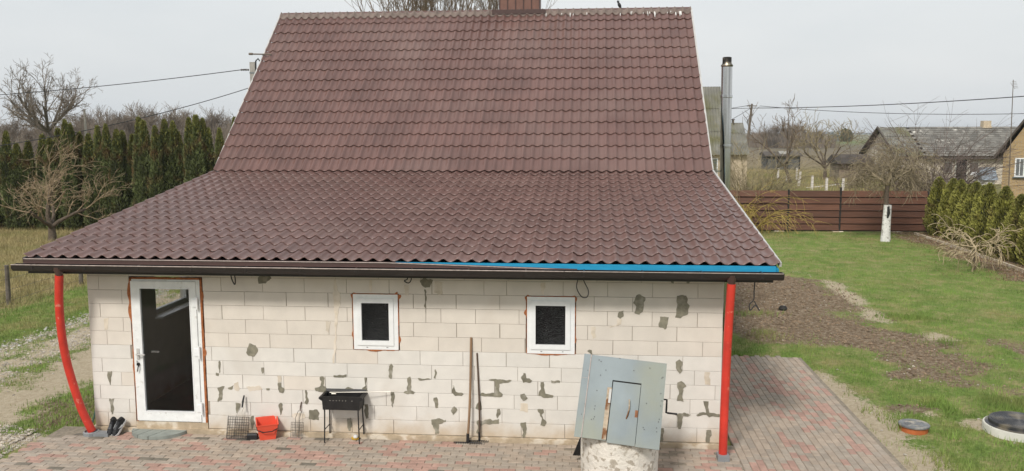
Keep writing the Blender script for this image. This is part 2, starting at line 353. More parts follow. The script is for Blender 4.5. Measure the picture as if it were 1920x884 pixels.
# keep level under the paving and the house
flat = np.maximum(inside([(-7.3, -5.2), (-7.3, .2), (-6.7, 15), (4.8, 5.0), (4.8, -5.2)]), 0); GZ = np.where(flat > 0, -.12, GZ)
zone = np.stack([np.ones_like(GX), wd, wb, wm], -1)
gm = bpy.data.materials.new('ground_cover'); gm.use_nodes = True
n = gm.node_tree.nodes; l = gm.node_tree.links.new; b = n['Principled BSDF']; b.inputs['Roughness'].default_value = .95; b.inputs['Specular IOR Level'].default_value = .2
ge = n.new('ShaderNodeNewGeometry'); at_ = n.new('ShaderNodeAttribute'); at_.attribute_name = 'zone'
sp = n.new('ShaderNodeSeparateColor'); l(at_.outputs['Color'], sp.inputs[0])
def nzn(scale, det=6, rgh=.6):
    t = n.new('ShaderNodeTexNoise'); t.inputs['Scale'].default_value = scale; t.inputs['Detail'].default_value = det; t.inputs['Roughness'].default_value = rgh
    l(ge.outputs['Position'], t.inputs['Vector']); return t.outputs['Fac']
def ramp(fac, *st):
    r = n.new('ShaderNodeValToRGB'); e = r.color_ramp.elements
    while len(e) < len(st): e.new(.5)
    for q, (p, c) in zip(e, st): q.position = p; q.color = (*c, 1)
    l(fac, r.inputs[0]); return r.outputs['Color']
def mixc(f, a, c):
    m_ = n.new('ShaderNodeMix'); m_.data_type = 'RGBA'; l(f, m_.inputs['Factor']); l(a, m_.inputs['A']); l(c, m_.inputs['B']); return m_.outputs['Result']
def edge(mask, nf, amt=.9, lo=.42, hi=.58):
    a = n.new('ShaderNodeMath'); a.operation = 'MULTIPLY_ADD'; l(nf, a.inputs[0]); a.inputs[1].default_value = amt; a.inputs[2].default_value = -amt/2
    s_ = n.new('ShaderNodeMath'); s_.operation = 'ADD'; l(mask, s_.inputs[0]); l(a.outputs[0], s_.inputs[1])
    r = n.new('ShaderNodeMapRange'); r.interpolation_type = 'SMOOTHSTEP'; r.inputs['From Min'].default_value = lo; r.inputs['From Max'].default_value = hi; l(s_.outputs[0], r.inputs[0]); return r.outputs[0]
fine = nzn(16, 8, .75); mid = nzn(2.2, 6, .65); big = nzn(.45, 5)
grass_c = mixc(ramp(mid, (.42, (0, 0, 0)), (.66, (1, 1, 1))), ramp(fine, (.3, (.075, .108, .024)), (.55, (.155, .235, .05)), (.75, (.30, .33, .11))), ramp(fine, (.3, (.17, .15, .06)), (.7, (.40, .35, .17))))
soil_c = ramp(nzn(11, 9, .8), (.34, (.065, .046, .030)), (.47, (.165, .117, .075)), (.59, (.30, .24, .17)), (.72, (.47, .40, .29)))
sand_c = ramp(nzn(14, 9, .85), (.3, (.26, .20, .13)), (.5, (.43, .36, .255)), (.68, (.53, .46, .35)), (.78, (.60, .55, .47)))
dry_c = mixc(ramp(big, (.45, (0, 0, 0)), (.62, (1, 1, 1))), ramp(fine, (.3, (.15, .115, .045)), (.7, (.42, .34, .17))), ramp(fine, (.3, (.09, .10, .03)), (.7, (.27, .25, .10))))
l_sep = sp.outputs
c = mixc(edge(at_.outputs['Alpha'], mid, .9, .4, .6), grass_c, dry_c)
c = mixc(edge(l_sep[1], fine, 1.3, .36, .62), c, soil_c)
c = mixc(edge(l_sep[2], fine, 1.5, .36, .62), c, sand_c)
l(c, b.inputs['Base Color'])
bp = n.new('ShaderNodeBump'); bp.inputs['Strength'].default_value = .8; bp.inputs['Distance'].default_value = .05; l(fine, bp.inputs['Height']); l(bp.outputs[0], b.inputs['Normal'])
V = np.stack([GX, GY, GZ], -1).reshape(-1, 3)
ii = (np.arange(ny-1)[:, None]*nx + np.arange(nx-1)[None, :]).ravel()
F = np.stack([ii, ii+1, ii+1+nx, ii+nx], -1)
fz = zone.reshape(-1, 4)[F].mean(1)
fc = V[F].mean(1)
cls = np.zeros(len(F), int)
cls[(fz[:, 1] > .5) & (fc[:, 0] > 0)] = 1
cls[(fc[:, 0] < -6.3) & (fc[:, 0] > -11.25 + .3*n1.reshape(-1)[F[:, 0]]) & (fc[:, 1] < 30)] = 2
cls[(fc[:, 0] < -13.75) & (cls == 0)] = 3
for k, nm in enumerate(['ground', 'dirt_patch', 'driveway', 'meadow']):
    Fk = F[cls == k]; u, inv = np.unique(Fk, return_inverse=True)
    o = link(nm, np_mesh(nm, V[u], inv.reshape(-1, 4), gm, smooth=True, col=zone.reshape(-1, 4)[u])); tag(o, kind='structure')

# far land to the horizon
fm = bpy.data.materials.new('farmland'); fm.use_nodes = True; n = fm.node_tree.nodes; l = fm.node_tree.links.new; b = n['Principled BSDF']; b.inputs['Roughness'].default_value = 1; b.inputs['Specular IOR Level'].default_value = .1
ge = n.new('ShaderNodeNewGeometry'); sx_ = n.new('ShaderNodeSeparateXYZ'); l(ge.outputs['Position'], sx_.inputs[0])
ad = n.new('ShaderNodeMath'); ad.operation = 'MULTIPLY_ADD'; l(nzn(.05, 5), ad.inputs[0]); ad.inputs[1].default_value = 30; l(sx_.outputs['Y'], ad.inputs[2])
mr = n.new('ShaderNodeMapRange'); mr.inputs['From Min'].default_value = 0; mr.inputs['From Max'].default_value = 700; l(ad.outputs[0], mr.inputs[0])
bands = ramp(mr.outputs[0], (.05, (.11, .12, .04)), (.13, (.16, .15, .055)), (.17, (.20, .16, .10)), (.30, (.15, .125, .095)), (.42, (.125, .115, .08)), (.55, (.12, .16, .05)), (.8, (.17, .17, .10)))
tx = nzn(1.2, 8, .8)
c = mixc(ramp(tx, (.4, (0, 0, 0)), (.75, (.6, .6, .6))), bands, ramp(nzn(.3, 6), (.3, (.10, .09, .05)), (.7, (.27, .23, .13))))
l(c, b.inputs['Base Color'])
mb = MB(); R_ = 4000
mb.add([(-R_, -R_, -.14), (R_, -R_, -.14), (R_, R_, -.14), (-R_, R_, -.14)], [(0, 1, 2, 3)])
tag(mb.build('field', fm), kind='structure')

# low hills on the horizon
hm = M('hill_wood', (.045, .055, .05), rough=1, var=.2, scale=.01)
HV = []; HF = []
nh = 160
for i in range(nh):
    a = -1.1 + 2.2*i/(nh-1); d = 1900 + 150*math.sin(i*.21)
    h = 5 + 4*math.sin(i*.17+1) + 3*math.sin(i*.53) + random.random()*1.6
    x, y = CAM[0]+d*math.sin(a), CAM[1]+d*math.cos(a)
    HV += [(x, y, -1), (x*1.01, y*1.01, max(3, h)), (x*1.12, y*1.12, max(3, h)), (x*1.14, y*1.14, -1)]
for i in range(nh-1):
    for k in range(3): HF.append((i*4+k, i*4+4+k, i*4+5+k, i*4+1+k))
tag(link('hills', np_mesh('hills', HV, HF, hm)), kind='structure')

# ------------------------------------------------------------------ paving
BXL, BXR = -7.15, 4.68
stones = []        # (x, y, rot, kind)
def pick(x, y):
    t = float(vnoise(np.array([x*1.0]), np.array([y*1.9]), 21, 2, 2.6)[0]) + rng.normal()*.36
    if rng.random() < .03: return 3
    return 1 if t > .36 else (2 if t < -.25 else 0)
def in_front(x, y):
    left = -7.12 + (.0 if y < -.5 else .55*(y+.5)/.4) + (.10 if int(round(y*10)) % 2 else 0)
    return x > left and x < 2.66
yy = -.125; r = 0
WELL = Vector((1.06, -1.18))
while yy > -4.2:
    x = BXL-.1 + (.1 if r % 2 else 0) + rng.normal()*.006
    while x < 2.56:
        if in_front(x, yy) and (Vector((x, yy))-WELL).length > .50: stones.append((x, yy, 0, pick(x, yy)))
        x += .2
    x0_ = x-.1; wl_ = 2.655-x0_
    if wl_ > .04: stones.append((x0_+wl_/2, yy, 0, pick(x, yy), wl_/.2))
    yy -= .1; r += 1
x = 2.708; r = 0
while x < BXR:
    y = -4.1 + (.1 if r % 2 else 0)
    ytop = 4.95 - .05*(x-3.4)
    while y < ytop:
        stones.append((x, y, 1, pick(x*1.6, y*.6+40) % 3)); y += .2
    x += .1; r += 1
stone_me = []
for k in range(4):
    m_ = MB(); m_.chamfer(-.0968, .0968, -.0468, .0468, -.05, 0, .006, '+z'); o = m_.build('paving_stone', mt_ps[k]); stone_me.append(o.data); bpy.data.objects.remove(o)
mb = MB(); mb.box(-7.0, 2.657, -4.3, .1, -.14, -.068); mb.box(2.659, 4.72, -4.3, 4.9, -.14, -.068)
paving = mb.build('paving', mt_sand); tag(paving, kind='structure')
def shown(s): return s[1] > -1.30+.055*(s[0]+7)
vis = sorted([s for s in stones if shown(s)], key=lambda s: (Vector((s[0], s[1], 0))-Vector(CAM)).length*(1.0 if s[2] == 0 else 1.02))
loose = {(round(s[0], 2), round(s[1], 2)) for s in stones if (abs(s[0]-WELL.x) < .85 and s[1] > -1.0 and rng.random() < .16)}
first = vis[:296]; fs_ = set(first)
def stone_mat(s):
    drop = -.03 if (round(s[0], 2), round(s[1], 2)) in loose else 0
    return Matrix.Translation((s[0], s[1], -.06+rng.normal()*.0016+drop)) @ Euler((rng.normal()*.006, rng.normal()*.006, (PI/2 if s[2] else 0)+rng.normal()*.008)).to_matrix().to_4x4() @ Matrix.Diagonal((s[4] if len(s) > 4 else 1, 1, 1, 1))
for s in first: put('paving_stone', stone_me[s[3]], stone_mat(s), paving)
rest = [s for s in stones if s not in fs_]
sv = np.array([v.co[:] for v in stone_me[0].vertices]); sf = [tuple(p.vertices) for p in stone_me[0].polygons]
mb = MB()
for s in rest:
    Mx = np.array(stone_mat(s)); mb.cur = s[3]; mb.add(sv @ Mx[:3, :3].T + Mx[:3, 3], sf)
o = mb.build('paving_stone_rest', mt_ps, paving, fixn=False); o.name = 'paving_stones'; tag(o, kind='stuff')

# ------------------------------------------------------------------ the house
XL, XR = -6.454, 2.459                      # front wall ends
RX0, RX1 = -7.1084, 3.0955                  # roof edges
YE, ZE, YB, ZB, YR, ZR = -.3737, 2.5271, 5.8506, 3.4477, 10.1138, 7.1665
house = thing('house', 'low house of pale blocks under a big brown tiled roof with steep upper part', 'house', loc=(-2, 5, 0))
INV = Matrix.Translation((2, -5, 0))
def hp(o):          # o is built in world coordinates: hang it on the house Empty
    o.parent = house; o.matrix_parent_inverse = INV; return o
# openings in the front wall (x0,x1,z0,z1)
DOOR = (-5.83, -4.75, -.10, 2.20); WIN1 = (-2.605, -1.945, 1.195, 2.005); WIN2 = (-.185, .495, 1.185, 2.005)
OPEN = [DOOR, WIN1, WIN2]
mb = MB()
xs_ = sorted({XL, XR} | {v for o in OPEN for v in o[:2]}); zs_ = sorted({-.2, 2.47} | {v for o in OPEN for v in o[2:]})
for x0, x1 in zip(xs_, xs_[1:]):
    for z0, z1 in zip(zs_, zs_[1:]):
        cx, cz = (x0+x1)/2, (z0+z1)/2
        if not any(o[0] < cx < o[1] and o[2] < cz < o[3] for o in OPEN): mb.box(x0, x1, .010, .24, z0, z1)
wall = hp(mb.build('front_wall', mt_joint))
offs = {11: -4.63, 10: -3.88, 9: -3.545, 8: -3.88, 7: -3.545, 6: -3.80, 5: -3.46, 4: -3.30, 3: -3.62, 2: -3.95, 1: -3.52, 0: -3.85}
full = None
# cut lengths seen in the photo: extra joints per course
extra = {10: [-.76, -.45], 8: [-1.57, -1.36], 9: [.74]}
blocks = 0
for k in range(13):
    z0, z1 = .2*k, .2*k+.2
    if k == 12: z1 = 2.455
    j = set()
    o = offs.get(k, -3.6)
    x = o - .6*8
    while x < XR: j.add(round(x, 3)); x += .6
    if k in extra:
        j = {q for q in j if all(abs(q-e) > .17 for e in extra[k])} | set(extra[k])
    j = sorted([q for q in j if XL+.06 < q < XR-.06] + [XL, XR])
    for a, b_ in zip(j, j[1:]):
        segs = [(a, b_)]
        for (ox0, ox1, oz0, oz1) in OPEN:
            if oz0 < z0+.1 < oz1:
                ns = []
                for s, e in segs:
                    if e <= ox0 or s >= ox1: ns.append((s, e))
                    else:
                        if s < ox0-.03: ns.append((s, ox0))
                        if e > ox1+.03: ns.append((ox1, e))
                segs = ns
        for s, e in segs:
            m_ = MB(); w_ = e-s; pr = rng.normal()*.0012; g = .0022 + (rng.random() < .14)*.003
            yb = .02
            m_.chamfer(s+g, e-g, 0+pr, yb, z0+.0018, z1-.0018, .0025)
            q = m_.build('block', mt_block_w if (z0 > 1.15 or rng.random() < .04) else mt_block_c, wall); q.matrix_parent_inverse = Matrix.Identity(4); blocks += 1
def blob(poly, step=.018, amp=.010):
    pts = []
    for (x0, z0), (x1, z1) in zip(poly, poly[1:]+poly[:1]):
        d = math.hypot(x1-x0, z1-z0); k = max(1, int(d/step))
        for i in range(k):
            t = i/k; pts.append((x0+(x1-x0)*t, z0+(z1-z0)*t))
    n_ = len(pts); jj = rng.normal(size=n_)*amp; jj = .5*jj+.25*np.roll(jj, 1)+.25*np.roll(jj, -1)
    cx = sum(p[0] for p in pts)/n_; cz = sum(p[1] for p in pts)/n_; out_ = []
    for i, (x, z) in enumerate(pts):
        dx, dz = pts[(i+1) % n_][0]-pts[i-1][0], pts[(i+1) % n_][1]-pts[i-1][1]; L_ = math.hypot(dx, dz)+1e-9
        out_.append((x+dz/L_*jj[i], z-dx/L_*jj[i]))
    return out_
MORTAR = [[(-3.938, 0.911), (-3.906, 0.912), (-3.905, 0.842), (-3.928, 0.828), (-3.94, 0.862)], [(-3.703, 0.692), (-3.654, 0.701), (-3.653, 0.644), (-3.612, 0.624), (-3.616, 0.589), (-3.645, 0.553), (-3.69, 0.559), (-3.706, 0.615)], [(-3.099, 0.791), (-3.064, 0.81), (-3.034, 0.785), (-3.042, 0.68), (-3.012, 0.66), (-3.0, 0.611), (-3.029, 0.576), (-3.161, 0.586), (-3.166, 0.635), (-3.075, 0.665), (-3.077, 0.735), (-3.104, 0.749)], [(-3.314, 0.597), (-3.293, 0.604), (-3.275, 0.513), (-3.267, 0.443), (-3.293, 0.393), (-3.32, 0.421), (-3.31, 0.512)], [(-3.7, 0.389), (-3.671, 0.407), (-3.648, 0.377), (-3.664, 0.221), (-3.692, 0.217), (-3.703, 0.305)], [(-3.263, 0.309), (-3.141, 0.32), (-3.124, 0.264), (-3.135, 0.176), (-3.276, 0.175), (-3.273, 0.26)], [(-2.712, 0.204), (-2.666, 0.213), (-2.658, 0.121), (-2.674, 0.029), (-2.702, 0.021), (-2.714, 0.106)], [(-2.101, 0.973), (-2.073, 1.008), (-2.046, 0.967), (-2.055, 0.877), (-2.077, 0.794), (-2.106, 0.828)], [(-2.455, 0.806), (-2.424, 0.806), (-2.429, 0.709), (-2.418, 0.619), (-2.487, 0.61), (-2.489, 0.652), (-2.45, 0.688)], [(-2.081, 0.606), (-2.035, 0.6), (-2.035, 0.489), (-2.064, 0.383), (-2.088, 0.411), (-2.076, 0.502)], [(-2.464, 0.422), (-2.415, 0.423), (-2.42, 0.227), (-2.441, 0.212), (-2.464, 0.296), (-2.454, 0.366)], [(-2.742, 0.632), (-2.693, 0.651), (-2.583, 0.629), (-2.59, 0.612), (-2.736, 0.611)], [(-2.897, 0.823), (-2.709, 0.842), (-2.706, 0.8), (-2.8, 0.793), (-2.895, 0.8)], [(-4.132, 0.194), (-4.089, 0.202), (-4.078, 0.11), (-4.111, 0.009), (-4.136, 0.094)], [(-3.875, 0.608), (-3.833, 0.609), (-3.837, 0.591), (-3.872, 0.59)], [(-1.464, 0.925), (-1.45, 0.946), (-1.431, 0.85), (-1.445, 0.811), (-1.472, 0.822)], [(-1.84, 0.806), (-1.805, 0.828), (-1.788, 0.787), (-1.795, 0.634), (-1.741, 0.608), (-1.762, 0.582), (-1.871, 0.584), (-1.898, 0.601), (-1.843, 0.622)], [(-1.204, 0.732), (-1.186, 0.718), (-1.165, 0.636), (-1.061, 0.604), (-1.081, 0.576), (-1.169, 0.567), (-1.216, 0.621)], [(-1.482, 0.538), (-1.435, 0.546), (-1.408, 0.491), (-1.416, 0.394), (-1.45, 0.393), (-1.476, 0.476)], [(-1.226, 0.399), (-1.191, 0.416), (-1.151, 0.373), (-1.179, 0.324), (-1.206, 0.295), (-1.23, 0.357)], [(-1.514, 0.224), (-1.439, 0.229), (-1.302, 0.23), (-1.303, 0.195), (-1.412, 0.157), (-1.414, 0.024), (-1.466, 0.018), (-1.481, 0.141), (-1.515, 0.154)], [(-0.702, 0.815), (-0.581, 0.826), (-0.394, 0.813), (-0.434, 0.784), (-0.555, 0.768), (-0.555, 0.651), (-0.508, 0.611), (-0.515, 0.58), (-0.623, 0.574), (-0.744, 0.577), (-0.824, 0.589), (-0.811, 0.62), (-0.609, 0.625), (-0.608, 0.732), (-0.615, 0.78)], [(-0.879, 0.45), (-0.825, 0.506), (-0.805, 0.424), (-0.792, 0.376), (-0.826, 0.368), (-0.887, 0.394)], [(-0.583, 0.388), (-0.556, 0.389), (-0.543, 0.32), (-0.583, 0.271), (-0.597, 0.319)], [(-0.868, 0.214), (-0.678, 0.247), (-0.651, 0.234), (-0.563, 0.257), (-0.56, 0.188), (-0.611, 0.18), (-0.773, 0.175), (-0.807, 0.146), (-0.815, 0.041), (-0.869, 0.047)], [(-0.22, 0.919), (-0.193, 0.913), (-0.18, 0.852), (-0.094, 0.82), (-0.113, 0.792), (-0.227, 0.782), (-0.247, 0.85)], [(-0.26, 0.61), (-0.207, 0.625), (-0.169, 0.564), (-0.227, 0.529), (-0.258, 0.562)], [(0.013, 0.802), (0.059, 0.803), (0.06, 0.68), (0.086, 0.64), (0.193, 0.608), (0.18, 0.576), (0.073, 0.582), (-0.02, 0.596), (-0.007, 0.651), (0.02, 0.693)], [(-0.026, 0.41), (0.047, 0.412), (0.06, 0.364), (0.034, 0.329), (0.101, 0.221), (0.081, 0.172), (0.007, 0.183), (0.034, 0.239), (0.014, 0.328)], [(-0.261, 0.21), (-0.187, 0.219), (-0.178, 0.109), (-0.194, 0.011), (-0.227, 0.01), (-0.241, 0.135), (-0.263, 0.176)], [(0.166, 0.819), (0.282, 0.819), (0.278, 0.792), (0.172, 0.799)], [(-1.69, 0.81), (-1.499, 0.807), (-1.554, 0.789), (-1.676, 0.796)], [(1.296, 2.028), (1.354, 2.042), (1.419, 2.003), (1.414, 1.91), (1.39, 1.804), (1.352, 1.757), (1.287, 1.789), (1.299, 1.869), (1.266, 1.921)], [(1.835, 2.035), (1.963, 2.031), (1.989, 1.985), (1.977, 1.932), (2.016, 1.9), (1.981, 1.788), (1.892, 1.733), (1.828, 1.739), (1.851, 1.878)], [(1.623, 1.742), (1.738, 1.737), (1.727, 1.638), (1.69, 1.564), (1.612, 1.603)], [(1.08, 1.799), (1.145, 1.82), (1.133, 1.734), (1.094, 1.7), (1.061, 1.732)], [(1.76, 2.257), (1.805, 2.258), (1.793, 2.192), (1.761, 2.205)], [(1.964, 2.247), (2.015, 2.247), (2.004, 2.189), (1.972, 2.195)], [(0.663, 1.243), (0.708, 1.255), (0.733, 1.171), (0.716, 1.17)], [(1.847, 1.12), (1.891, 1.161), (1.937, 1.122), (1.933, 1.002), (1.902, 0.954), (1.862, 1.0)], [(1.885, 0.826), (1.924, 0.851), (1.957, 0.821), (1.99, 0.788), (1.945, 0.753), (1.947, 0.652), (1.955, 0.578), (1.877, 0.589), (1.895, 0.691), (1.873, 0.785)], [(2.226, 0.585), (2.304, 0.587), (2.299, 0.499), (2.32, 0.432), (2.45, 0.398), (2.444, 0.37), (2.309, 0.364), (2.27, 0.39), (2.154, 0.373), (2.134, 0.386), (2.172, 0.428), (2.263, 0.424), (2.241, 0.511)], [(1.842, 0.399), (1.985, 0.42), (2.063, 0.391), (2.025, 0.359), (1.96, 0.368), (1.949, 0.286), (1.931, 0.183), (1.899, 0.182), (1.883, 0.311), (1.882, 0.366)], [(1.645, 0.189), (1.703, 0.19), (1.699, 0.088), (1.694, -0.008), (1.641, -0.003)], [(2.269, 0.179), (2.333, 0.181), (2.341, 0.107), (2.318, 0.004), (2.273, 0.009), (2.283, 0.105)], [(-6.219, 0.804), (-6.163, 0.808), (-6.175, 0.684), (-6.194, 0.605), (-6.215, 0.669)], [(-6.214, 0.396), (-6.153, 0.398), (-6.162, 0.297), (-6.157, 0.254), (-6.176, 0.181), (-6.199, 0.166), (-6.213, 0.296)], [(-4.602, 0.608), (-4.488, 0.625), (-4.519, 0.567), (-4.532, 0.425), (-4.598, 0.395), (-4.578, 0.523)], [(-4.446, 0.612), (-4.345, 0.65), (-4.376, 0.578), (-4.44, 0.584)], [(-4.557, 0.997), (-4.54, 0.997), (-4.551, 0.814), (-4.565, 0.814)], [(-4.604, 0.82), (-4.565, 0.814), (-4.573, 0.785), (-4.601, 0.792)], [(-4.334, 0.388), (-4.274, 0.375), (-4.29, 0.261), (-4.326, 0.246)], [(-4.142, 1.187), (-4.096, 1.257), (-4.006, 1.238), (-3.982, 1.142), (-4.033, 1.077), (-4.118, 1.075), (-4.147, 1.131)], [(-3.934, 2.198), (-3.89, 2.242), (-3.821, 2.247), (-3.74, 2.194), (-3.796, 2.159), (-3.825, 2.124), (-3.93, 2.119)], [(-1.639, 2.187), (-1.587, 2.214), (-1.46, 2.203), (-1.494, 2.148), (-1.508, 2.101), (-1.569, 2.094), (-1.629, 2.133)], [(-1.583, 2.066), (-1.573, 2.067), (-1.565, 1.729), (-1.576, 1.729)]]
STAIN = [[(-3.714, 0.797), (-3.65, 0.806), (-3.651, 0.708), (-3.703, 0.699)], [(-3.523, 0.232), (-3.43, 0.269), (-3.332, 0.244), (-3.327, 0.202), (-3.434, 0.156), (-3.516, 0.203)], [(-4.178, 0.625), (-3.98, 0.643), (-3.939, 0.595), (-4.124, 0.562)], [(-0.263, 0.493), (-0.16, 0.489), (-0.16, 0.365), (-0.261, 0.383)], [(0.699, 1.58), (0.764, 1.587), (0.766, 1.433), (0.727, 1.406), (0.7, 1.486)], [(2.236, 0.988), (2.3, 0.99), (2.311, 0.809), (2.24, 0.814)], [(-4.351, 0.671), (-4.286, 0.7), (-4.276, 0.602), (-4.292, 0.559), (-4.347, 0.586)], [(1.055, 1.699), (1.107, 1.7), (1.102, 1.627), (0.953, 1.577), (0.946, 1.591), (1.056, 1.626)], [(-2.845, 2.191), (-2.834, 2.192), (-2.801, 2.036), (-2.768, 1.996), (-2.766, 1.832), (-2.801, 1.791), (-2.82, 1.612), (-2.839, 1.42), (-2.851, 1.213), (-2.885, 1.004), (-2.905, 1.004), (-2.883, 1.212), (-2.859, 1.419), (-2.854, 1.612), (-2.863, 1.79), (-2.871, 1.994)], [(-1.871, 2.13), (-1.804, 2.131), (-1.806, 1.982), (-1.86, 1.982)], [(-1.44, 2.176), (-1.333, 2.177), (-1.335, 2.003), (-1.389, 1.995), (-1.442, 2.028)], [(0.017, 2.188), (0.083, 2.189), (0.057, 2.01), (0.024, 2.036)], [(-2.355, 2.191), (-2.314, 2.192), (-2.325, 2.016), (-2.358, 2.042)], [(-2.985, 1.603), (-2.916, 1.597), (-2.949, 1.432), (-2.989, 1.472)], [(-6.229, 1.582), (-6.156, 1.597), (-6.181, 1.414), (-6.232, 1.413)]]

for P in MORTAR:
    m_ = MB(); th = -.004-rng.random()*.003; m_.prism(blob(P), 'y', th, .006); m_.build('mortar_patch', mt_mortar, wall)
for P in STAIN:
    m_ = MB(); m_.prism(blob(P, amp=.007), 'y', -.0032-rng.random()*.0004, .006); m_.build('glue_smear', mt_stain, wall)
# other walls, floor, ceiling of the extension (a window in the west wall lights the room behind the door)
mb = MB(); WY0, WY1, WZ0, WZ1 = 1.45, 2.75, 1.30, 2.10
mb.box(XL, XL+.24, .242, WY0, -.2, 2.46); mb.box(XL, XL+.24, WY1, 10, -.2, 2.46); mb.box(XL, XL+.24, WY0, WY1, -.2, WZ0); mb.box(XL, XL+.24, WY0, WY1, WZ1, 2.46)
hp(mb.build('west_wall', mt_block_c))
mb = MB(); mb.box(XR-.24, XR-.012, .242, 10, -.2, 2.46); ew = hp(mb.build('east_wall', mt_joint))
for k in range(13):
    y_ = .242
    first_ = True
    while y_ < 5.6:
        e_ = y_ + ((.3 if k % 2 else .6) if first_ else .6); first_ = False
        m_ = MB(); m_.box(XR-.03, XR+rng.normal()*.001, y_+.002, e_-.002, .2*k+.002, min(.2*k+.198, 2.455)); m_.build('block', mt_block_w if k > 5 else mt_block_c, ew); y_ = e_
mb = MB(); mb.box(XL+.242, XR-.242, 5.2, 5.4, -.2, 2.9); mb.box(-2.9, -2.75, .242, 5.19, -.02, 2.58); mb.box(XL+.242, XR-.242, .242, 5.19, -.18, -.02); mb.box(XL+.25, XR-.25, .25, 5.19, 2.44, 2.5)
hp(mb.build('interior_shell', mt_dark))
wn = mb = MB(); mb.box(XL+.08, XL+.14, WY0, WY1, WZ0, WZ0+.07); mb.box(XL+.08, XL+.14, WY0, WY1, WZ1-.07, WZ1); mb.box(XL+.08, XL+.14, WY0, WY0+.07, WZ0+.07, WZ1-.07); mb.box(XL+.08, XL+.14, WY1-.07, WY1, WZ0+.07, WZ1-.07)
sw = hp(mb.build('side_window', mt_pvc)); tag(sw, 'white side window seen through the glass of the door')
mb = MB(); mb.box(XL+.14, XL+.36, WY0-.05, WY1+.05, WZ0-.035, WZ0-.002); mb.build('sill', mt_pvc, sw)
# old house under the steep roof
mb = MB(); mb.prism([(YB+.3, -.2), (YB+.3, ZB-.15), (YR, ZR-.25), (2*YR-YB-.3, ZB-.15), (2*YR-YB-.3, -.2)], 'x', XL+.3, XR-.02); hp(mb.build('gable_wall', mt_cream))
mb = MB()
zb_ = -.065
pts = [(XL-.03+i*.12, -.055-.018*rng.random()) for i in range(int((XR-XL+.06)/.12)+2)]
mb.prism([(XL-.03, .2)]+pts+[(XR+.03, .2)], 'z', -.15, -.008); hp(mb.build('plinth', mt_plinth))

# roof tiles: pressed metal, one module at a time
NW = 54; PW = (RX1-RX0)/NW
def tile_mesh(L_, step, amp=.042, ns=17):
    us = np.linspace(0, 1, ns+1); 
    prof = amp*np.interp(us, [0, .05, .11, .19, .27, .36, .46, .57, .69, .80, .88, .94, 1], [1, .955, .80, .46, .19, .05, 0, .05, .25, .58, .84, .955, 1])
    rows = [(.018, -.006), (0.0, step-.009), (.002, step-.003), (.009, step), (L_*.33, step*.70), (L_*.66, step*.36), (L_, .0)]
    V_ = [(u*PW, v, p+h) for v, h in rows for u, p in zip(us, prof)]
    F_ = [(i*(ns+1)+k, i*(ns+1)+k+1, (i+1)*(ns+1)+k+1, (i+1)*(ns+1)+k) for i in range(len(rows)-1) for k in range(ns)]
    return np.array(V_), np.array(F_)
def tiled(part, y0, z0, y1, z1, nrow, ident, step):
    L_ = math.hypot(y1-y0, z1-z0)/nrow; sl_ = math.atan2(z1-z0, y1-y0)
    tv, tf = tile_mesh(L_, step); me = np_mesh('roof_tile', tv, tf, mt_roof, smooth=True)
    try: me.set_sharp_from_angle(angle=math.radians(50))
    except Exception: pass
    Rm = Euler((sl_, 0, 0)).to_matrix().to_4x4()
    SV = []; SF = []; off = 0
    for r_ in range(nrow):
        for c_ in range(NW):
            jz = rng.normal()*.0012
            Mx = Matrix.Translation((RX0+c_*PW, y0+r_*L_*math.cos(sl_), z0+r_*L_*math.sin(sl_))) @ Rm @ Matrix.Translation((0, 0, jz))
            if r_ < ident:
                o = link('roof_tile', me, part); o.matrix_parent_inverse = INV if False else Matrix.Identity(4); o.matrix_basis = Mx
            else:
                A = np.array(Mx); SV.append(tv @ A[:3, :3].T + A[:3, 3]); SF.append(tf+off); off += len(tv)
    me2 = np_mesh('roof_tiles', np.concatenate(SV), np.concatenate(SF), mt_roof, smooth=True)
    try: me2.set_sharp_from_angle(angle=math.radians(50))
    except Exception: pass
    tag(link('roof_tiles', me2, part), kind='stuff')
def deck(name, y0, z0, y1, z1, mat):
    mb = MB(); sl_ = math.atan2(z1-z0, y1-y0); nz_ = Vector((0, -math.sin(sl_), math.cos(sl_)))
    a = Vector((RX0+.02, y0, z0))-nz_*.06; b2 = Vector((RX0+.02, y1, z1))-nz_*.06
    dx = Vector((RX1-RX0-.04, 0, 0)); t = -nz_*.05
    mb.add([a, a+dx, b2+dx, b2, a+t, a+dx+t, b2+dx+t, b2+t], [(0, 1, 2, 3), (7, 6, 5, 4), (0, 4, 5, 1), (1, 5, 6, 2), (2, 6, 7, 3), (3, 7, 4, 0)])
    return hp(mb.build(name, mat))
low = deck('lower_roof', YE+.05, ZE+.005, YB+.1, ZB+.02, mt_gut)
up = deck('upper_roof', YB+.05, ZB+.04, YR, ZR-.01, mt_gut)
tiled(low, YE, ZE-.022, YB+.02, ZB-.035, 17, 3, .017)
tiled(up, YB-.06, ZB-.03, YR, ZR-.03, 15, 2, .023)
rear = deck('rear_roof', 2*YR-YB+.4, ZB-.35, YR, ZR-.01, mt_roof)
mt_ridge = M('ridge_weathered', (.17, .13, .11), rough=.7, var=.25, scale=5)
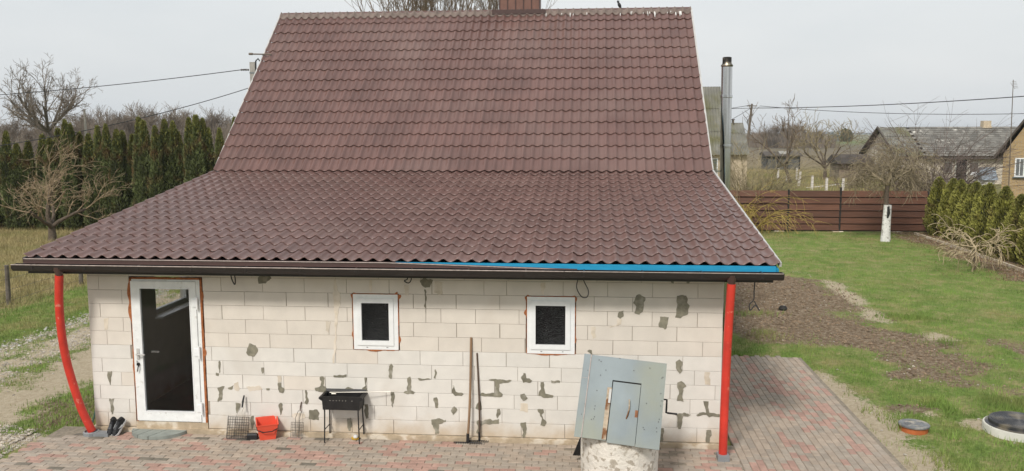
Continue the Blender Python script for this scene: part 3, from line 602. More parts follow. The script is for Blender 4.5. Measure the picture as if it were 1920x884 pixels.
# ridge capping, in sections that follow the waves
ridge_prof = [(-.15, -.145), (-.10, -.07), (-.045, -.018), (0, 0), (.045, -.018), (.10, -.07), (.15, -.145)]
for i in range(NW//2):
    mb = MB(); x0 = RX0+i*2*PW; n_ = 20
    vs = []
    for k in range(n_+1):
        x_ = x0+2*PW*k/n_; h = .055*(.5+.5*math.cos(2*PI*2*k/n_))**2.2
        for y_, z_ in ridge_prof: vs.append((x_+(.004 if k == n_ else 0), YR+y_, ZR+.026+z_+h))
    np_ = len(ridge_prof); fs = [(k*np_+q, k*np_+q+1, (k+1)*np_+q+1, (k+1)*np_+q) for k in range(n_) for q in range(np_-1)]
    mb.add(vs, fs); mb.build('ridge_cap', mt_ridge, up, smooth=True)
# bird droppings run down from the ridge at its east end
mb = MB()
sl_ = math.atan2(ZR-ZB, YR-YB); uv = Vector((0, -math.cos(sl_), -math.sin(sl_))); nv = Vector((0, -math.sin(sl_), math.cos(sl_)))
for i in range(26):
    e = rng.random() < .72
    x_ = RX1-.15-abs(rng.normal())*1.0 if e else RX0+.3+rng.random()*8.5
    if x_ < RX0+.2: continue
    d0 = .10+rng.random()*.05; ln = (.05+rng.random()**2*.26)*(1 if e else .6); wd_ = .006+rng.random()*.008
    p0 = Vector((x_, YR, ZR+.022))+uv*d0+nv*.012; p1 = p0+uv*ln+Vector((rng.normal()*.01, 0, 0))
    mb.tube([p0, p0.lerp(p1, .5)+nv*.004, p1], [wd_, wd_*1.1, wd_*.4], 5)
tag(mb.build('bird_droppings', M('dropping_white', (.7, .69, .66), var=.1), up), kind='stuff')
# verge trims
def strip(name, a, b2, w_, h, mat, par):
    a = Vector(a); b2 = Vector(b2); d = (b2-a).normalized(); sx = Vector((1, 0, 0)); nn = sx.cross(d).normalized()
    mb = MB(); vs = []
    for p in (a, b2):
        for s, t in ((-w_/2, 0), (w_/2, 0), (w_/2, h), (-w_/2, h)): vs.append(p+sx*s+nn*t)
    mb.add(vs, [(0, 1, 2, 3), (7, 6, 5, 4), (0, 4, 5, 1), (1, 5, 6, 2), (2, 6, 7, 3), (3, 7, 4, 0)])
    return mb.build(name, mat, par)
strip('verge_trim', (RX1+.012, YE+.03, ZE-.035), (RX1+.012, YB+.02, ZB-.02), .030, .055, mt_white_trim, low)
strip('verge_trim', (RX1+.012, YB+.02, ZB-.03), (RX1+.012, YR, ZR-.03), .035, .085, mt_white_trim, up)
strip('verge_trim', (RX0-.012, YB+.02, ZB-.03), (RX0-.012, YR, ZR-.03), .03, .07, mt_white_trim, up)
strip('verge_board', (RX0-.006, YE, ZE-.10), (RX0-.006, YB, ZB-.09), .03, .08, mt_gut, low)
strip('verge_board', (RX1-.03, YE, ZE-.16), (RX1-.03, YB, ZB-.13), .03, .10, mt_blue, low)
strip('verge_board', (RX1-.012, YB, ZB-.10), (RX1-.012, YR, ZR-.13), .02, .085, mt_blue, up)
# eaves: blue fascia, loose brown flashing on the west part, gutter, dark strip below it
mb = MB(); mb.box(RX0+.03, -1.9, -.392, -.362, 2.395, 2.502); hp(mb.build('fascia_board', mt_gut))
mb = MB(); mb.box(-1.898, RX1-.05, -.392, -.362, 2.395, 2.502); fas = hp(mb.build('fascia_board', mt_blue)); tag(fas, 'bright blue fascia board')
mb = MB()
vs = []; N_ = 24
for i in range(N_+1):
    t = i/N_; x_ = RX0+.02+7.6*t; zt = 2.507-.064*min(1, max(0, (x_+2.0)/2.5)); zb2 = 2.438
    hgt = (zt-zb2)
    vs += [(x_, -.405, zt), (x_, -.425, zt-.012), (x_, -.428, zb2+.01), (x_, -.445, zb2)]
fs = [(i*4+k, i*4+4+k, i*4+5+k, i*4+1+k) for i in range(N_) for k in range(3)]
mb.add(vs, fs); fl = hp(mb.build('flashing', mt_roof_e)); tag(fl, 'loose brown flashing strip over the west half of the eaves')
mb = MB(); mb.tube([(v[0], v[1]-.004, v[2]+.002) for v in vs[1::4]], .007, 5); mb.build('bent_edge', mt_lip, fl)
mb = MB()
prof = [(-.40, 2.432), (-.40, 2.345), (-.43, 2.330), (-.49, 2.338), (-.525, 2.375), (-.530, 2.428), (-.522, 2.428), (-.515, 2.380), (-.485, 2.348), (-.43, 2.340), (-.408, 2.35), (-.408, 2.432)]
for x0, x1, d in ((-7.2, -3.1, 0), (-3.12, .35, .004), (.33, 3.115, .0)):
    mb.prism([(y-d, z-d) for y, z in prof], 'x', x0, x1)
gut = hp(mb.build('gutter', mt_gut))
mb = MB()
for x_ in (-7.2, 3.115): mb.prism([(-.40, 2.432), (-.40, 2.345), (-.43, 2.330), (-.49, 2.338), (-.525, 2.375), (-.530, 2.43)], 'x', x_-.006, x_+.006)
mb.build('end_cap', mt_gut, gut)
mb = MB(); mb.tube([(-7.2, -.532, 2.430), (-3.1, -.532, 2.428), (-3.05, -.535, 2.426), (.34, -.532, 2.427)], .0075, 6); mb.tube([(.35, -.532, 2.427), (3.11, -.532, 2.428)], .006, 6); mb.build('gutter_lip', mt_lip, gut)
for x_ in np.arange(-6.9, 3.0, .75):
    mb = MB(); mb.box(x_-.012, x_+.012, -.533, -.398, 2.433, 2.437); mb.box(x_-.012, x_+.012, -.5345, -.531, 2.36, 2.437); mb.build('gutter_bracket', mt_gut, gut)
mb = MB(); mb.box(RX0+.05, RX1-.08, -.385, -.355, 2.29, 2.39); mb.box(RX0+.06, RX1-.09, -.354, .0, 2.455, 2.467); hp(mb.build('dark_eave_strip', mt_gut))  # dark brown strip below the gutter, plus a flat sheet closing the eave
# red downspouts
def downspout(path, label, r_=.052):
    ds = MB(); P = [Vector(p) for p in path]; fine_ = []
    for i in range(len(P)-1):
        p0, p1, p2, p3 = P[max(i-1, 0)], P[i], P[i+1], P[min(i+2, len(P)-1)]
        for k in range(6):
            t = k/6; fine_.append(.5*((2*p1)+(p2-p0)*t+(2*p0-5*p1+4*p2-p3)*t*t+(3*p1-p0-3*p2+p3)*t**3))
    fine_.append(P[-1]); ds.tube(fine_, r_, 14); o = hp(ds.build('downspout', mt_red, smooth=True)); tag(o, label)
    top = P[0]; m_ = MB(); m_.lathe([(.035, -.06), (.046, .0), (.050, .03), (.072, .085), (.075, .115)], (top.x, top.y, top.z), 14); m_.build('funnel', mt_roof_e, o, smooth=True)
    return o
dl = downspout([(-6.56, -.46, 2.28), (-6.615, -.42, 1.87), (-6.64, -.37, 1.45), (-6.635, -.32, 1.09), (-6.59, -.28, .74), (-6.51, -.24, .34), (-6.39, -.20, -.02)], 'bent red pipe used as downspout at the left corner', .055)
drr = downspout([(2.478, -.46, 2.28), (2.452, -.45, 1.5), (2.438, -.44, .7), (2.435, -.43, -.02)], 'straight red pipe used as downspout at the right corner', .055)
mb = MB(); mb.lathe([(.105, -.09), (.11, -.015), (.09, -.005), (.085, -.03)], (-6.39, -.22, 0), 14); mb.box(-6.33, -6.10, -.30, -.16, -.08, -.018); mb.build('drain_tray', mt_grey, dl)
mb = MB(); mb.box(2.36, 2.51, -.52, -.36, -.09, .015); mb.build('drain_tray', mt_grey, drr)

# windows
def foam(ox0, ox1, oz0, oz1, sides='lrtb', big=None):
    mb = MB()
    def run(a, b2, nrm, wmax):
        d = math.hypot(b2[0]-a[0], b2[1]-a[1]); k = max(2, int(d/.022)); w = 0
        ws = [abs(.35+.5*vnoise(np.array([i*.31+a[0]*9]), np.array([a[1]*7+nrm[0]*3+nrm[1]*5]), 5, 3)[0])*wmax*2 for i in range(k+1)]
        for q, amt, span in (big or []):
            for i in range(k+1):
                px_, pz_ = a[0]+(b2[0]-a[0])*i/k, a[1]+(b2[1]-a[1])*i/k
                dd = math.hypot(px_-q[0], pz_-q[1])
                if dd < span: ws[i] += amt*(1-(dd/span)**2)
        inner = [(a[0]+(b2[0]-a[0])*i/k, a[1]+(b2[1]-a[1])*i/k) for i in range(k+1)]
        outer = [(p[0]+nrm[0]*w_, p[1]+nrm[1]*w_) for p, w_ in zip(inner, ws)]
        inn2 = [(p[0]-nrm[0]*.02, p[1]-nrm[1]*.02) for p in inner]
        mb.prism(inn2+outer[::-1], 'y', -.006, .05)
    if 'l' in sides: run((ox0, oz0), (ox0, oz1), (-1, 0), .012)
    if 'r' in sides: run((ox1, oz0), (ox1, oz1), (1, 0), .012)
    if 't' in sides: run((ox0, oz1), (ox1, oz1), (0, 1), .009)
    if 'b' in sides: run((ox0, oz0), (ox1, oz0), (0, -1), .012)
    return mb
def frame_mb(x0, x1, z0, z1, t, y0, y1, tb=None, tt=None, tl=None, tr=None):
    tl = tl or t; tr = tr or t; tb = tb or t; tt = tt or t
    m_ = MB(); m_.box(x0, x1, y0, y1, z0, z0+tb); m_.box(x0, x1, y0, y1, z1-tt, z1); m_.box(x0, x0+tl, y0, y1, z0+tb, z1-tt); m_.box(x1-tr, x1, y0, y1, z0+tb, z1-tt); return m_
def small_window(x0, x1, z0, z1, label, big):
    fr_ = hp(frame_mb(x0, x1, z0, z1, .072, -.008, .07).build('window', mt_pvc)); tag(fr_, label)
    frame_mb(x0+.050, x1-.062, z0+.060, z1-.055, .066, -.020, .05).build('sash', mt_pvc, fr_)
    m_ = MB(); m_.box(x0+.112, x1-.124, .012, .016, z0+.122, z1-.117); m_.build('pane', mt_frost, fr_)
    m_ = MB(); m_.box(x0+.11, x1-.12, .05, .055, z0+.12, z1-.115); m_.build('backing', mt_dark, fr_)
    foam(x0, x1, z0, z1, big=big).build('foam_seal', mt_foam, fr_)
    m_ = MB()
    for t in (.3, .75): m_.box(x0+(x1-x0)*t-.012, x0+(x1-x0)*t+.012, -.012, -.007, z0+.028, z0+.036)
    m_.build('drain_cap', mt_grey, fr_)
small_window(-2.59, -1.96, 1.21, 1.99, 'left small white window with rippled dark glass', [((-2.59, 1.97), .02, .06), ((-1.96, 1.97), .035, .05), ((-1.96, 1.36), .03, .06), ((-2.3, 1.21), .02, .12), ((-2.59, 1.42), .018, .05)])
small_window(-.17, .48, 1.20, 1.99, 'right small white window with rippled dark glass', [((-.17, 1.77), .03, .05), ((.48, 1.97), .02, .05), ((.1, 1.20), .018, .2), ((-.17, 1.98), .02, .05), ((.48, 1.4), .015, .05)])
# door
fr_ = hp(frame_mb(-5.81, -4.77, .085, 2.18, .06, -.004, .07, tr=.085).build('door', mt_pvc_dirty)); tag(fr_, 'white glazed door with a tall dark pane')
frame_mb(-5.80, -4.845, .10, 2.135, .12, -.022, .05, tb=.135, tt=.10, tl=.125, tr=.09).build('leaf', mt_pvc_dirty, fr_)
frame_mb(-5.68, -4.93, .23, 2.04, .012, -.026, .02).build('glazing_bead', mt_pvc, fr_)
mb = MB(); mb.box(-5.67, -4.94, .008, .014, .24, 2.03); mb.build('pane', mt_glass, fr_)
big = [((-5.81, 1.98), .04, .17), ((-5.81, 1.70), .04, .16), ((-4.77, 1.93), .02, .07), ((-4.77, 1.12), .03, .06), ((-5.81, .9), .012, .3)]
foam(-5.81, -4.77, .085, 2.18, 'lrt', big).build('foam_seal', mt_foam, fr_)
for z in (.30, 1.12, 1.83):
    mb = MB(); mb.box(-4.90, -4.835, -.034, -.020, z-.055, z+.055); mb.tube([(-4.825, -.035, z-.09), (-4.825, -.035, z+.09)], .014, 8); mb.build('hinge', mt_pvc, fr_)
mb = MB(); mb.box(-5.755, -5.715, -.032, -.020, 1.0, 1.16); mb.tube([(-5.735, -.03, 1.085), (-5.735, -.075, 1.085), (-5.61, -.08, 1.08)], .012, 8); mb.build('handle', mt_white_trim, fr_)
mb = MB(); mb.tube([(-5.735, -.02, .93), (-5.735, -.04, .93)], .022, 10); mb.tube([(-5.735, -.04, .93), (-5.73, -.055, .90), (-5.745, -.05, .83)], .008, 5); mb.tube([(-5.75, -.04, .985), (-5.74, -.055, .96), (-5.75, -.05, .92)], .006, 5); mb.build('lock_keys', mt_blackp, fr_)
mb = MB(); mb.box(-5.60, -5.48, .085, .10, 1.075, 1.10); mb.build('inner_handle', mt_white_trim, fr_)
mb = MB(); mb.box(-5.825, -4.755, -.012, .07, -.055, .083); hp(mb.build('threshold', mt_plinth))
# chimney on the ridge, clad in ribbed brown sheet
mb = MB(); x0, x1 = -1.565, -.575; y0, y1 = YR+.06, YR+.80
prof = []
mb.box(x0, x1, y0, y1, ZR-.4, ZR+1.1)
ch = hp(mb.build('chimney', M('chimney_sheet', (.17, .082, .06), rough=.45, var=.12, spec=.5)))
for i in range(6):
    x_ = x0+.0+(x1-x0)*i/5
    mb = MB(); mb.prism([(x_-.016, y0-.0), (x_-.010, y0-.016), (x_+.010, y0-.016), (x_+.016, y0)], 'z', ZR-.05, ZR+1.1); mb.build('rib', mt_roof_e, ch)
mb = MB(); mb.box(x0-.17, x1+.15, y0-.20, y1+.17, ZR-.06, ZR+.045); mb.build('flashing_collar', mt_roof_e, ch)
# rod at the west gable
mb = MB(); mb.tube([(-7.40, 8.75, 6.09), (-6.9, 8.75, 6.075)], .018, 6); mb.tube([(-7.45, 8.75, 6.093), (-7.36, 8.75, 6.09)], .03, 6); hp(mb.build('gable_rod', mt_polew))
# steel flue at the east gable
flue = hp(link('flue', None)); tag(flue, 'tall shiny steel flue pipe with a sooty top beside the roof')
fb = Vector((3.60, 7.2, -.1)); ft = Vector((3.545, 7.2, 5.77))
fa = lambda z: fb.lerp(ft, (z-fb.z)/(ft.z-fb.z))
for a, b2 in ((-.1, 1.3), (1.3, 2.62), (2.62, 3.90), (3.90, 4.95), (4.95, 5.60)):
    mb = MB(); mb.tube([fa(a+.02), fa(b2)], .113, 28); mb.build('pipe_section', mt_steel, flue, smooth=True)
for z in (1.3, 2.62, 3.90, 4.95):
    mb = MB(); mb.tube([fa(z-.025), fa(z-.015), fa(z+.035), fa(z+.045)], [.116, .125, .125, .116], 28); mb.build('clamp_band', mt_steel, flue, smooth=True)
mb = MB(); mb.tube([fa(5.57), fa(5.60), fa(5.62)], [.112, .128, .118], 24); mb.tube([fa(5.60), fa(5.65), fa(5.77)], [.120, .096, .094], 24); mb.build('flue_cap', mt_soot, flue, smooth=True)
mb = MB(); mb.tube([fa(5.775), fa(5.778)], .078, 16); mb.build('flue_mouth', mt_blackp, flue)
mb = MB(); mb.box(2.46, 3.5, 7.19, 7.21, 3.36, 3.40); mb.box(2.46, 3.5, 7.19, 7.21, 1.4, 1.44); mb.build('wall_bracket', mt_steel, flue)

# ------------------------------------------------------------------ things along the wall
G0 = -.06
# barbecue
q = thing('barbecue', 'black charcoal barbecue on four thin legs standing against the wall', 'barbecue', loc=(-2.72, -.15, G0))
bx = MB(); hw, hd = .258, .125; z0, z1 = .475, .665
th = .008
outer_b = [(-hw, -hd, z0), (hw, -hd, z0), (hw, hd, z0), (-hw, hd, z0)]; outer_t = [(-hw-.012, -hd-.003, z1), (hw+.012, -hd-.003, z1), (hw+.012, hd+.003, z1), (-hw-.012, hd+.003, z1)]
inn_b = [(x*.96, y*.93, z0+th) for x, y, z in outer_b]; inn_t = [(x*.97, y*.93, z1) for x, y, z in outer_t]
bx.add(outer_b+outer_t+inn_b+inn_t, [(0, 3, 2, 1)]+[(i, (i+1) % 4, 4+(i+1) % 4, 4+i) for i in range(4)]+[(8+i, 12+i, 12+(i+1) % 4, 8+(i+1) % 4) for i in range(4)]+[(8, 9, 10, 11)]+[(4+i, 4+(i+1) % 4, 12+(i+1) % 4, 12+i) for i in range(4)])
bx.build('fire_box', mt_black, q)
for s in (-1, 1):
    m_ = MB(); m_.prism([(s*(hw+.010), z1-.06), (s*(hw+.052), z1-.032), (s*(hw+.048), z1-.010), (s*(hw+.010), z1-.002)], 'y', -hd-.012, hd+.012); m_.build('end_handle', mt_black, q)
m_ = MB()
for i in range(8):
    for z in (z0+.05, z0+.135):
        if rng.random() < .85: m_.tube([(-.15+i*.044, -hd-.0035-(.0045 if z > z0+.1 else .0015), z), (-.15+i*.044, -hd-.001-.004, z)], .0048, 6)
m_.build('air_holes', M('ash_light', (.62, .58, .52)), q)
m_ = MB(); m_.prism([(hd-.005, z1), (hd+.01, z1), (hd+.03, z1+.03), (hd+.02, z1+.03)], 'x', -hw-.03, hw+.03); m_.build('back_rim', mt_black, q)
for sx in (-1, 1):
    for sy in (-1, 1):
        m_ = MB(); m_.tube([(sx*(hw-.02), sy*(hd-.012), z0+.05), (sx*(hw-.022), sy*(hd-.01), z0-.06), (sx*(hw-.012), sy*hd, 0)], [.012, .010, .009], 7)
        m_.build('leg', mt_black, q)
    m_ = MB(); m_.tube([(sx*(hw-.018), -hd+.004, .19), (sx*(hw-.018), hd-.004, .19)], .007, 6); m_.build('cross_bar', mt_black, q)
sk = MB(); sk.tube([(-2.90, -.19, .637), (-2.12+.05, -.06, .625)], .005, 5); sk.tube([(-2.86, -.235, .632), (-3.0+.2, -.23, .632)], .005, 5)
tag(sk.build('skewer', mt_wire_pale), 'thin bright skewer lying across the black barbecue', 'skewer')
c_ = thing('lemon_dish', 'small yellow dish with a white lump on the paving under the barbecue', 'dish', loc=(-2.575, -.10, G0))
m_ = MB(); m_.lathe([(.035, 0), (.055, .008), (.062, .022), (.055, .02), (.03, .012)], n=14); m_.build('dish', mt_yellow, c_, smooth=True)
m_ = MB(); m_.lathe([(.02, .012), (.034, .03), (.033, .045), (.018, .062), (.003, .066)], n=10); m_.build('lump', mt_sole, c_, smooth=True)
# red bucket
q = thing('bucket', 'red square plastic bucket with a black handle by the wall', 'bucket', loc=(-3.83, -.145, G0), rz=math.radians(24))
m_ = MB(); b0, b1, h = (.105, .085), (.145, .115), .245; t = .006
lo = [(-b0[0], -b0[1], 0), (b0[0], -b0[1], 0), (b0[0], b0[1], 0), (-b0[0], b0[1], 0)]; hi = [(-b1[0], -b1[1], h-.02), (b1[0], -b1[1], h-.02), (b1[0], b1[1], h+.03), (-b1[0], b1[1], h+.03)]
il = [(x*.93, y*.93, t) for x, y, z in lo]; ih = [(x*.95, y*.95, z) for x, y, z in hi]; rm = [(x*1.04, y*1.04, z-.012) for x, y, z in hi]; rm2 = [(x*1.04, y*1.04, z+.002) for x, y, z in hi]
m_.add(lo+hi+il+ih+rm+rm2, [(0, 3, 2, 1)]+[(i, (i+1) % 4, 4+(i+1) % 4, 4+i) for i in range(4)]+[(4+i, 4+(i+1) % 4, 16+(i+1) % 4, 16+i) for i in range(4)]+[(16+i, 16+(i+1) % 4, 20+(i+1) % 4, 20+i) for i in range(4)]+[(20+i, 20+(i+1) % 4, 12+(i+1) % 4, 12+i) for i in range(4)]+[(12+i, 12+(i+1) % 4, 8+(i+1) % 4, 8+i) for i in range(4)]+[(8, 9, 10, 11)])
o = m_.build('tub', mt_bucket, q, fixn=False)
m_ = MB(); m_.tube([(-.148, -.02, h-.03), (-.135, -.10, h-.09), (-.06, -.135, h-.115), (.06, -.135, h-.115), (.135, -.10, h-.09), (.150, -.02, h-.03)], .0075, 6); m_.build('handle', mt_blackp, q)
m_ = MB(); m_.chamfer(-.075, .075, -.035, .035, 0, .085, .018, '+z'); o = m_.build('plastic_case', mt_blackp, smooth=True); o.location = (-4.02, -.215, G0); o.rotation_euler = (0, 0, .1); tag(o, 'small black plastic case on the paving left of the red bucket', 'case')
# grill grates with handles
def grate(loc, w, hgt, n1_, n2_, lean, wm, gm_, label, grip, gripw, dbl):
    q = thing('grill_grate', label, 'grill grate', 'grill grates leaning on the wall', loc=loc)
    T = Euler((-lean, 0, 0)).to_matrix()
    def pt(u, v, d=0): return T @ Vector((u, d, v))
    for lay in range(dbl):
        m_ = MB(); d = -.03*lay
        for i in range(n1_+1): m_.tube([pt(-w/2+w*i/n1_, 0, d), pt(-w/2+w*i/n1_, hgt, d)], .0026, 4, cap=False)
        for i in range(n2_+1): m_.tube([pt(-w/2, hgt*i/n2_, d+.003), pt(w/2, hgt*i/n2_, d+.003)], .0026, 4, cap=False)
        m_.tube([pt(-w/2, 0, d), pt(w/2, 0, d), pt(w/2, hgt, d), pt(-w/2, hgt, d), pt(-w/2, 0, d)], .004, 5)
        m_.build('wire_grid', wm, q)
    m_ = MB()
    for s in (-1, 1): m_.tube([pt(s*w*.16, 0, .008), pt(s*w*.16, hgt, .008), pt(s*.03+.0, hgt+.07, .008), pt(s*.022+.03, grip[0], .008)], .004, 5)
    m_.build('handle_wire', wm if dbl < 2 else mt_wire_pale, q)
    m_ = MB(); m_.tube([pt(.03, grip[0]-.01, .008), pt(.034, (grip[0]+grip[1])/2, .008), pt(.045, grip[1], .008)], [gripw*.8, gripw, gripw*.7], 8); m_.build('grip', gm_, q, smooth=True)
    return q
grate((-4.235, -.225, G0+.004), .30, .30, 9, 8, .30, mt_black, mt_blackp, 'large dark grill grate with a black grip left of the red bucket', (.44, .60), .015, 2)
grate((-3.415, -.125, G0+.004), .175, .215, 8, 6, .22, mt_wire, mt_darkwood, 'small fine grill grate with a brown grip between bucket and barbecue', (.38, .50), .009, 1)
# rakes
def rake(name, label, foot, top, r0, r1, wm, head_dir, hw, teeth, tl, tdir):
    q = thing(name, label, 'rake', 'rakes leaning on the wall', loc=foot)
    f = Vector((0, 0, .02)); t = Vector(top)-Vector(foot)
    m_ = MB(); mid_ = f.lerp(t, .5)+Vector((.012, 0, 0)); m_.tube([f, f.lerp(mid_, .5)+Vector((.004, 0, 0)), mid_, t], [r0, r0, r0*.95, r1], 8); m_.build('handle', wm, q, smooth=True)
    hd_ = Vector(head_dir).normalized(); m_ = MB(); m_.tube([f-hd_*hw+Vector((0, 0, -.004)), f+hd_*hw+Vector((0, 0, -.004))], .007, 6)
    for i in range(teeth):
        p = f+hd_*(-hw+2*hw*i/(teeth-1)); m_.tube([p, p+Vector(tdir)*tl*.7, p+Vector(tdir)*tl+Vector((0, 0, -.012))], [.0055, .005, .003], 5)
    m_.tube([f, f+(t-f).normalized()*.12], r0*1.25, 8)
    m_.build('rake_head', mt_black, q)
rake('rake', 'long pale wooden rake leaning on the wall beside the shorter dark one', (-.985, -.135, G0), (-.94, -.012, 1.41), .0175, .0165, mt_wood, (1, .0, 0), .19, 13, .035, (.1, -.6, -.35))
rake('rake', 'shorter dark rake leaning on the wall to the right of the long pale one', (-.83, -.06, G0), (-.862, -.008, 1.19), .0125, .011, mt_darkwood, (1, .12, 0), .14, 11, .06, (-.5, -.8, -.05))
# half-round slab before the door
q = thing('door_slab', 'half-round grey slab with slanted joints before the white door', 'door slab', loc=(-5.45, -.005, G0))
def half(u): return (.41*math.cos(u), -.36*math.sin(u))
cuts = [-.41, -.27, -.07, .13, .41]
def clipx(poly, a, b_, sl):
    def cl(P, f):
        R = []
        for p, q_ in zip(P, P[1:]+P[:1]):
            fp, fq = f(p), f(q_)
            if fp >= 0: R.append(p)
            if fp*fq < 0: t = fp/(fp-fq); R.append((p[0]+(q_[0]-p[0])*t, p[1]+(q_[1]-p[1])*t))
        return R
    P = cl(poly, lambda p: p[0]-sl*p[1]-a); return cl(P, lambda p: b_-(p[0]-sl*p[1]))
hp_ = [half(PI*i/28) for i in range(29)]
for a, b_ in zip(cuts, cuts[1:]):
    a2 = a-.3 if a == -.41 else a+.007; b2 = b_+.3 if b_ == .41 else b_-.007
    P = clipx(hp_, a2, b2, .42)
    if len(P) > 2: m_ = MB(); m_.prism(P, 'z', .002, .048); m_.build('slab_piece', mt_slab, q)
# shoes
def shoe(loc, rz, tilt, label):
    q = thing('shoe', label, 'shoe', 'black trainers by the door', loc=loc, rz=rz)
    T = Euler((tilt, 0, 0)).to_matrix()
    secs = [(-.135, .030, .070, .045), (-.11, .040, .085, .05), (-.05, .036, .082, .047), (.0, .037, .072, .05), (.06, .046, .055, .057), (.11, .043, .042, .053), (.14, .022, .026, .03)]
    m_ = MB(); n_ = 10; vs = []
    for y, w, h, sw_ in secs:
        for k in range(n_):
            a = PI*k/(n_-1); vs.append(T @ Vector((w*math.cos(a), -y, .022+h*math.sin(a)**.7)))
    fs = [(i*n_+k, i*n_+k+1, (i+1)*n_+k+1, (i+1)*n_+k) for i in range(len(secs)-1) for k in range(n_-1)]+[tuple(range(n_)), tuple((len(secs)-1)*n_+k for k in range(n_))]
    m_.add(vs, fs); m_.build('upper', mt_shoe, q, smooth=True)
    m_ = MB(); P = [(s*sw_*.93, -y) for s in (1,) for y, w, h, sw_ in secs]+[(-sw_*.93, -y) for y, w, h, sw_ in secs[::-1]]
    n_ = len(P); vs = [T @ Vector((x, y, z)) for z in (0, .028) for x, y in P]
    m_.add(vs, [tuple(range(n_))[::-1], tuple(range(n_, 2*n_))]+[(i, (i+1) % n_, n_+(i+1) % n_, n_+i) for i in range(n_)]); m_.build('sole', mt_sole, q)
    m_ = MB(); vs = [T @ Vector(v) for v in ((.0445, .03, .05), (.043, -.005, .045), (.0405, -.045, .062), (.044, .0, .055))]; m_.tube(vs[:3], [.004, .006, .002], 4); m_.build('side_mark', mt_sole, q)
    m_ = MB()
    for i in range(4): m_.tube([T @ Vector((-.02, -.01-i*.018, .096-i*.004)), T @ Vector((.02, -.016-i*.018, .096-i*.004))], .003, 4)
    m_.build('lace', mt_grey, q)
    m_ = MB(); vs = [T @ Vector((.026*math.cos(a), .08+.04*math.sin(a), .105-.02*math.sin(a))) for a in np.linspace(0, 2*PI, 12, endpoint=False)]; m_.add(vs, [tuple(range(12))]); m_.build('opening', mt_dark, q)
shoe((-6.115, -.145, G0+.075), .16, .62, 'left one of the two black trainers leaning on the wall by the door')
shoe((-6.005, -.150, G0+.078), -.16, .66, 'right one of the two black trainers, showing its white sole edge')
# green stake at the corner
m_ = MB(); m_.tube([(-6.60, .12, -.09), (-6.47, .12, .33)], .012, 6); tag(m_.build('garden_stake', M('stake_green', (.06, .12, .10), rough=.5)), 'thin green stake leaning on the left house corner behind the red pipe', 'stake')
# loose cables under the eaves
def cable(pts, label, r_=.008):
    P = [Vector(p) for p in pts]; f_ = []
    for i in range(len(P)-1):
        p0, p1, p2, p3 = P[max(i-1, 0)], P[i], P[i+1], P[min(i+2, len(P)-1)]
        for k in range(5):
            t = k/5; f_.append(.5*((2*p1)+(p2-p0)*t+(2*p0-5*p1+4*p2-p3)*t*t+(3*p1-p0-3*p2+p3)*t**3))
    f_.append(P[-1]); m_ = MB(); m_.tube(f_, r_, 6); tag(m_.build('loose_cable', mt_cable, smooth=True), label, 'cable', 'cable ends under the eaves')
W_ = lambda px, py, Y=-.10: tuple(at(px, py, Y))
cable([W_(432, 508), W_(434, 522), W_(440, 534), W_(441, 524), W_(438, 508)], 'short black cable loop hanging under the gutter right of the door')
cable([W_(760, 510), W_(764, 523), W_(758, 527), W_(766, 531), W_(771, 524), W_(769, 510)], 'small tangled black cable under the gutter right of the left window')
cable([W_(1088, 515), W_(1082, 530), W_(1082, 543), W_(1091, 557), W_(1101, 557), W_(1103, 545), W_(1096, 530), W_(1090, 515)], 'large black cable loop hanging beside the right window', .007)
cable([W_(1421, 520, -.3), W_(1416, 527, -.3), W_(1414, 545, -.3), W_(1413, 562, -.3), W_(1405, 572, -.3), W_(1407, 582, -.3), W_(1416, 573, -.3), W_(1424, 583, -.3), W_(1414, 565, -.3)], 'black cable hanging from the right end of the gutter', .008)

# ------------------------------------------------------------------ the well
well = thing('well', 'round limed concrete well with a crooked zinc sheet hood before the wall', 'well', loc=(1.055, -1.17, -.06))
m_ = MB(); rg = []
for i in range(9): rg.append((.475+rng.normal()*.004, .66*i/8))
m_.lathe([(.475, -.05)]+rg+[(.465, .675), (.36, .675), (.36, .2)], n=56); m_.build('ring', mt_limed, well, smooth=True)
hood = link('hood', None, well); hood.location = (-.0, .03, .655); hood.rotation_euler = (0, math.radians(4.2), math.radians(-6))
hwid, hrise, hrun = .50, .86, .50
A_ = math.atan2(hrise, hrun)
def sheet(u0, u1, v0, v1, t0, t1, name, mat, back=False):
    # u along the ridge, v from the foot (0) to the ridge (1) of the slope, t thickness out of the slope
    Lh = math.hypot(hrise, hrun); m_ = MB(); nrm = Vector((0, -math.sin(A_), math.cos(A_))); d = Vector((0, math.cos(A_), math.sin(A_))); o = Vector((0, -hrun, 0))
    vs = [o+Vector((u, 0, 0))+d*(v*Lh)+nrm*t for u in (u0, u1) for v in (v0, v1) for t in (t0, t1)]
    if back: vs = [Vector((v.x, -v.y, v.z)) for v in vs]
    m_.add(vs, [(0, 1, 3, 2), (4, 6, 7, 5), (0, 4, 5, 1), (2, 3, 7, 6), (0, 2, 6, 4), (1, 5, 7, 3)]); return m_.build(name, mat, hood)
du0, du1, dv1 = -.115, .215, .70
sheet(-hwid, du0-.012, -.02, 1, 0, .018, 'hood_sheet', mt_zinc)
sheet(du1+.006, hwid, -.045, 1, 0, .018, 'hood_sheet', mt_zinc)
sheet(du0-.0125, du1+.0065, dv1+.016, 1.0, 0, .0175, 'hood_sheet', mt_zinc)
dr_ = sheet(du0, du1, -.04, dv1-.002, .0, .017, 'hatch_door', mt_zinc)
sheet(du0-.03, du1+.02, -.01, dv1+.05, -.012, -.004, 'hatch_frame', mt_fence_e)
sheet(-hwid-.004, -hwid+.085, -.022, 1.002, .0185, .0225, 'edge_flashing', mt_zinc)
sheet(-hwid+.078, -hwid+.088, -.02, 1.0, .0226, .026, 'flashing_seam', mt_lip)
